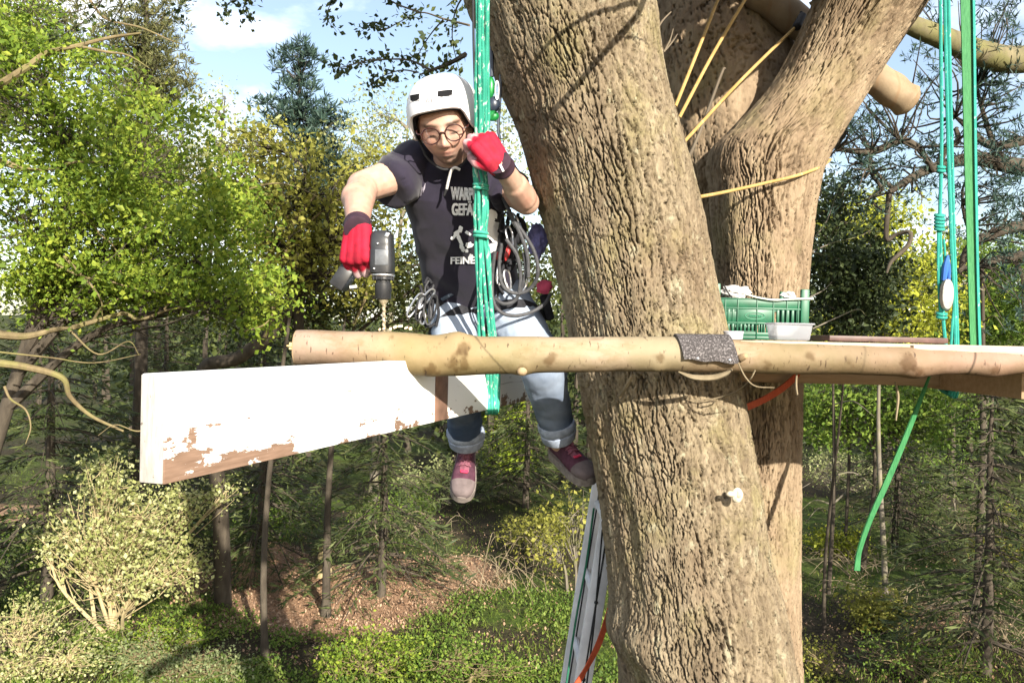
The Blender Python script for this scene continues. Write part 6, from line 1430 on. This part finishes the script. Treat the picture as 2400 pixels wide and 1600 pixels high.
# thin bare trunks
for k, (px, D, h, r, lab) in enumerate(((1955, 17, 4.6, .04, 'thin dark trunk below the deck beam, nearest the oak'), (2300, 14.5, 6.5, .05, 'thin dark trunk standing below the right end of the deck'), (1990, 20, 5, .035, 'slim dark trunk just right of the trunk nearest the oak')  )):
    x = P(px, 900, D).x; b_ = ghp(x, D); tr_ = thing('bare_tree', lab, 'tree', (x, D, b_ - .05)); mb = MB(); mb.curve([(x, D, b_ - .1), (x + .05, D, b_ + h * .5), (x - .04, D, b_ + h)], [r * 1.2, r, r * .5], 9); mb.build('trunk', DARKB, tr_)
    gg = np.random.default_rng(50 + k)
    for _ in range(9):
        z = b_ + h * gg.uniform(.35, .95); a = gg.uniform(0, 6.28); l = gg.uniform(.5, 1.3); mb = MB(); mb.curve([(x, D, z), (x + math.cos(a) * l * .5, D + math.sin(a) * l * .5, z + .1), (x + math.cos(a) * l, D + math.sin(a) * l, z - .15)], [.018, .012, .004], 5, 4); mb.build('branch', GREYB, tr_)
# stumps / cut posts
STUMP = barkmat('pale_stump_bark', [(.3, (.26, .20, .10)), (.7, (.46, .38, .22))], bump=.5, bscale=20, bdist=.01)  # pale bark colours of the stumps and of two shrubs' stems
for (px, pyt, pyb, w, lab) in ((758, 1262, 1350, 17, 'pale sunlit stump right of the dark trunk shadows'), (512, 1165, 1330, 12, 'slim pale post standing in the sun right of the hawthorn'), (255, 1300, 1350, 12, 'short pale post half hidden inside the hawthorn')):
    b_ = ground_pt(px, pyb); D = b_.y; tz = P(px, pyt, D).z; st_ = thing('stump', lab, 'stump', b_); mb = MB(); rr = PX(w, D)
    mb.curve([b_ + Vector((0, 0, -.08)), b_ + Vector((.02, 0, (tz - b_.z) * .5)), Vector((b_.x + .03, D, tz))], [rr * 1.25, rr, rr * .95], 12); mb.build('bark', STUMP, st_); mb = MB(); mb.tube([Vector((b_.x + .03, D, tz)), Vector((b_.x + .03, D, tz + .012))], [rr * .93, rr * .9], 12); mb.build('cut_top', CUT, st_)
# shrubs
def shrub(name, label, px, pyb, lobes, ncl, per, size, lm, wm, seed, sig=.12, stems=5, group=None, cat='shrub'):
    b_ = ground_pt(px, pyb); g = np.random.default_rng(seed); root = thing(name, label, cat, b_, group); W = MB(); CL = []
    vol = np.array([l[3] * l[4] for l in lobes], float); vol /= vol.sum()
    for (lx, ly, dD, rx, ry, dp), f_ in zip(lobes, vol):
        D = b_.y + dD; c = np.array(P(lx, ly, D)); r = np.array((PX(rx, D), dp, PX(ry, D))); cl = ell_pts(g, c, r, max(int(ncl * f_), 3), .3); CL.append(cl); s0 = np.array(b_) + g.normal(0, .12, 3) * (1, 1, 0)
        L = catmull([s0, (s0 + c) / 2 + g.normal(0, .12, 3), c], 5); W.tube(L, list(np.linspace(.035, .012, len(L))), 6); L = np.array(L)
        for p in cl:
            s_ = L[g.integers(3, len(L))]; W.tube([s_, (s_ + p) / 2 + g.normal(0, .06, 3), p], [.010, .007, .003], 4, cap=False)
    CL = np.concatenate(CL); k = g.poisson(per, len(CL)) + 1; C = np.repeat(CL, k, 0) + g.normal(0, 1, (k.sum(), 3)) * sig * np.repeat(g.uniform(.5, 1.4, len(CL)), k)[:, None]; C[:, 2] = np.maximum(C[:, 2], gh(C[:, 0], C[:, 1]) + .02)
    V, Fq = leaves(C, size, 0, seed=seed, up=.4, aspect=.7); W.build('stem', wm, root); link('foliage', mesh_np('foliage', shift(root, V), Fq, False), lm, root); return root
shrub('hawthorn', 'tall pale leaved hawthorn in the sun at the lower left', 265, 1480, [(245, 1095, 0, 45, 55, .4), (255, 1150, 0, 95, 50, .6), (330, 1210, 0, 130, 70, .9), (150, 1245, 0, 80, 50, .6), (120, 1290, 0, 40, 30, .3), (440, 1170, .4, 70, 45, .5), (530, 1150, .6, 40, 30, .3), (350, 1340, -.3, 110, 60, .8), (440, 1320, 0, 60, 75, .6), (210, 1310, 0, 120, 45, .7), (300, 1270, 0, 130, 60, .8)], 420, 17, .072, HAW, STUMP, 61, .13)
shrub('bramble', 'low bright bramble at the bottom left corner', 90, 1590, [(70, 1450, .2, 110, 50, .6), (160, 1540, 0, 120, 50, .6), (30, 1560, -.3, 90, 60, .5)], 130, 22, .05, HAW, STUMP, 62, .12)
shrub('fern_clump', 'pale grey green low shrub at the bottom, right of the hawthorn', 430, 1600, [(430, 1560, 0, 140, 50, .7), (540, 1570, .2, 80, 40, .5), (330, 1540, .1, 90, 50, .5)], 150, 24, .045, lf('grey_green_leaf', (.12, .15, .06), (.20, .24, .10), (.33, .36, .18)), TAN, 63, .12)
shrub('nettle_patch', 'bright lime green nettles at the bottom centre', 860, 1590, [(850, 1530, .3, 120, 50, .8), (940, 1540, .2, 70, 50, .6), (780, 1550, 0, 60, 40, .5)], 150, 22, .055, BRIGHT, TAN, 64, .12)
shrub('low_shrub', 'dark green low shrub at the bottom between nettles and ladder', 1080, 1600, [(1070, 1550, 0, 110, 40, .7), (1190, 1570, .1, 90, 35, .6)], 120, 20, .05, MIDG, TAN, 65, .12)
shrub('low_shrub', 'bright green low shrub at the foot of the hawthorn', 350, 1530, [(350, 1490, 0, 90, 40, .5), (440, 1500, .4, 70, 35, .4)], 80, 20, .05, BRIGHT, TAN, 66, .12)
shrub('elder_bush', 'sunlit lime green bush between the man\'s shins', 1185, 1110, [(1190, 1050, 0, 70, 40, 1.2), (1180, 960, .8, 60, 50, 1.2)], 110, 30, .15, lf('lime_leaf', (0.112, 0.168, 0.014), (0.238, 0.322, 0.028), (0.420, 0.462, 0.056)), DARKB, 67, .32)
shrub('sapling', 'thin sapling with sparse yellow leaves left of the ladder', 1345, 1400, [(1340, 1210, 0, 50, 80, .7), (1290, 1280, .2, 60, 60, .7)], 70, 9, .09, OLIVE, GREYB, 68, .25)
shrub('low_shrub', 'low dull green shrub at the bottom right corner', 2150, 1600, [(2120, 1540, 0, 110, 50, .8), (2260, 1560, .2, 90, 40, .6)], 90, 14, .05, MIDG, TAN, 69, .14)
shrub('low_shrub', 'small dull shrub at the bottom just right of the oak trunk', 1920, 1590, [(1920, 1550, 0, 60, 50, .5)], 40, 14, .05, OLIVE, TAN, 70, .14)
for k, (px, pyb, lobes, lm, lab) in enumerate((
    (640, 1262, [(620, 1205, 0, 80, 35, 1.0), (700, 1190, .5, 60, 40, .9)], MIDG, 'low green bush in the shade left of the pale stump'),
    (900, 1250, [(880, 1200, 0, 70, 35, 1.0), (960, 1180, .6, 70, 40, 1.0)], MIDG, 'low green bush behind the brown leaf litter, right of the pale stump'),
    (1040, 1180, [(1040, 1120, 0, 80, 45, 1.2), (960, 1130, 0, 60, 35, 1.0)], PALEG, 'pale fern-like bush below the man\'s left-hand shoe'),
    (1240, 1300, [(1230, 1250, 0, 70, 40, .9), (1290, 1230, .4, 50, 40, .7)], OLIVE, 'olive thicket between the shoes and the ladder'),
    (1960, 1180, [(1950, 1090, 0, 70, 50, 1.0), (2030, 1110, .5, 70, 45, 1.0)], PALEG, 'pale speckled bush just right of the oak, below the hazel'),
    (2240, 1200, [(2230, 1100, 0, 90, 70, 1.1), (2150, 1130, .4, 70, 50, .9)], MIDG, 'green thicket behind the dangling strap\'s lower end'),
    (2340, 1380, [(2340, 1290, 0, 70, 60, .8), (2380, 1220, .3, 50, 60, .7)], OLIVE, 'olive undergrowth at the right edge under the deck'),
    (2010, 1300, [(1960, 1270, 0, 70, 22, .6)], YELLOW, 'sunny yellow green grass tussock just right of the oak trunk'),
    (60, 1330, [(60, 1270, 0, 90, 45, 1.0)], MIDG, 'green undergrowth at the left edge beside the hawthorn'),
    (2080, 1480, [(2060, 1430, 0, 80, 25, .6)], OLIVE, 'dry olive tussock on the dark ground, lower right'))): shrub('low_shrub', lab, px, pyb, lobes, 110, 16, .085, lm, GREYB, 110 + k, .16)
# twiggy dead brush: arching bare twigs in heaps
def brush(label, px, py, spread, height, n, seed, m=None, r=.010, name='dead_brush'):
    b_ = ground_pt(px, py); g = np.random.default_rng(seed); root = thing(name, label, 'dead branches', b_); mb = MB()
    for _ in range(n):
        a = g.uniform(0, 6.28); l = g.uniform(.4, 1.) * spread; s0 = b_ + Vector((g.normal(0, spread * .3), g.normal(0, spread * .3), 0)); e = s0 + Vector((math.cos(a) * l, math.sin(a) * l, g.uniform(0, height * .7))); mid_ = (s0 + e) / 2 + Vector((g.normal(0, .1), g.normal(0, .1), height * g.uniform(.2, .7)))
        L = catmull([s0, mid_, e], 4); mb.tube(L, list(np.linspace(r, r * .3, len(L))), 4, cap=False)
        for _k in range(3):
            i = g.integers(2, len(L) - 1); p = Vector(L[i]); d = Vector(g.normal(0, 1, 3)) * l * .22; mb.tube([p, p + d * .5 + Vector((0, 0, .03)), p + d], [r * .5, r * .4, r * .15], 4, cap=False)
    mb.build('twig', m or DEADW, root)
for a in (('heap of thin yellowish dead branches left of the ladder', 1190, 1390, 1.6, 1.1, 18, 81), ('pale straw coloured brush at the lower left edge', 70, 1540, 1.3, .6, 46, 82), ('grey dead branches lying in the shade at the lower right', 2120, 1430, 1.4, .5, 30, 83), ('fallen twiggy branch on the dark ground near the right edge', 2310, 1250, 1.8, .9, 40, 84), ('brush of bare twigs below the spruce, right of the brown leaf litter', 960, 1260, 1.5, .8, 22, 85), ('brown brushwood at the right edge, lower corner', 2330, 1500, 1.2, .5, 34, 86), ('dry twigs on the slope right of the oak\'s foot', 1990, 1330, 1.3, .5, 26, 87)): brush(*a)
# ---- ground cover nobody could count
g = np.random.default_rng(99)
def scatter(name, n, px0, px1, py0, py1, size, lm, mask, aspect=.25, up=.0, seed=0, jitter=.04, clump=6, label=None):
    out = []
    while sum(len(o) for o in out) < n:
        pys = g.uniform(py0, py1, 400); pxs = g.uniform(px0, px1, 400); D = 5.0 * F / (pys - 785.0); X_ = (pxs - 1200) / F * D; k = mask(X_, D); X_, D = X_[k], D[k]
        X_ = np.repeat(X_, clump) + g.normal(0, .10, len(X_) * clump); D = np.repeat(D, clump) + g.normal(0, .10, len(D) * clump); out.append(np.stack([X_, D, gh(X_, D) + g.random(len(X_)) * jitter], 1))
    C = np.concatenate(out)[:n]; Rd = np.zeros_like(C); Rd[:, 2] = 1 - up; Rd += g.normal(0, .45, C.shape)
    V, Fq = leaves(C, size, 0, seed=seed, aspect=aspect, radial=Rd * 1.3, up=up * 1.6 + .2); o = link(name, mesh_np(name, V, Fq, False), lm); o['kind'] = 'stuff'
    if label: o['label'] = label
    return o
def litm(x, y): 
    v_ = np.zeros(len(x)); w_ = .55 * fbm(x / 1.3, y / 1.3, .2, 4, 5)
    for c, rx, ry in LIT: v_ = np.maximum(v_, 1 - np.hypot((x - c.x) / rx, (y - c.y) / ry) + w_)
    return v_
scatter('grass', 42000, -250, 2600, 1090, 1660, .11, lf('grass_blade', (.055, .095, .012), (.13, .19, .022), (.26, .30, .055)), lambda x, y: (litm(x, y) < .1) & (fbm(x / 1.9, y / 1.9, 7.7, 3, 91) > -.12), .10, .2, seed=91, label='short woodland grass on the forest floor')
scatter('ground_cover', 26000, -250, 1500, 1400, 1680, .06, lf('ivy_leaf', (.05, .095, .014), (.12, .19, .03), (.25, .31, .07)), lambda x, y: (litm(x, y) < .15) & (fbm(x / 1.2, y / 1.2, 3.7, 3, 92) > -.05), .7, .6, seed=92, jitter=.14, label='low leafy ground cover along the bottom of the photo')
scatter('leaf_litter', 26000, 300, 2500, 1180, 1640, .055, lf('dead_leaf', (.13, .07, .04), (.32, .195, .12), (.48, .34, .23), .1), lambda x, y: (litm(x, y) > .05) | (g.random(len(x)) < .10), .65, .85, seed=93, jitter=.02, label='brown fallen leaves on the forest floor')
# ---- woodland beyond
C = []; W = MB(); S_ = []
for k in range(150):
    a = g.uniform(-.80, .80); D = g.uniform(27, 60); x = math.tan(a) * D; h = g.uniform(4.5, 8.0) * (1 + .25 * (abs(a) > .35)) * (.75 + D / 110)
    px_ = 1200 + F * math.tan(a)
    if 330 < px_ < 1000 : h = min(h, 5 + .10 * D)
    W.tube([(x, D, -.2), (x + g.normal(0, .3), D, h * .9)], [.16, .04], 6)
    n_ = 34; c = ell_pts(g, (x, D, h * .58), (h * .26, h * .26, h * .46), n_, .55); c = np.repeat(c, 19, 0) + g.normal(0, .42, (n_ * 19, 3)); C.append(c)
C = np.concatenate(C); V, Fq = leaves(C, .27, 0, seed=8, aspect=.7)
wl = link('far_woodland', mesh_np('far_woodland', V, Fq, False), leafmat('far_leaf', [(.020, .030, .010), (.050, .068, .020), (.11, .13, .035)], .3)); tag(wl, 'dense mixed woodland closing the view far behind', None, None, 'stuff')
ft = W.build('far_trunks', DARKB); tag(ft, 'trunks of the far woodland', None, None, 'stuff')
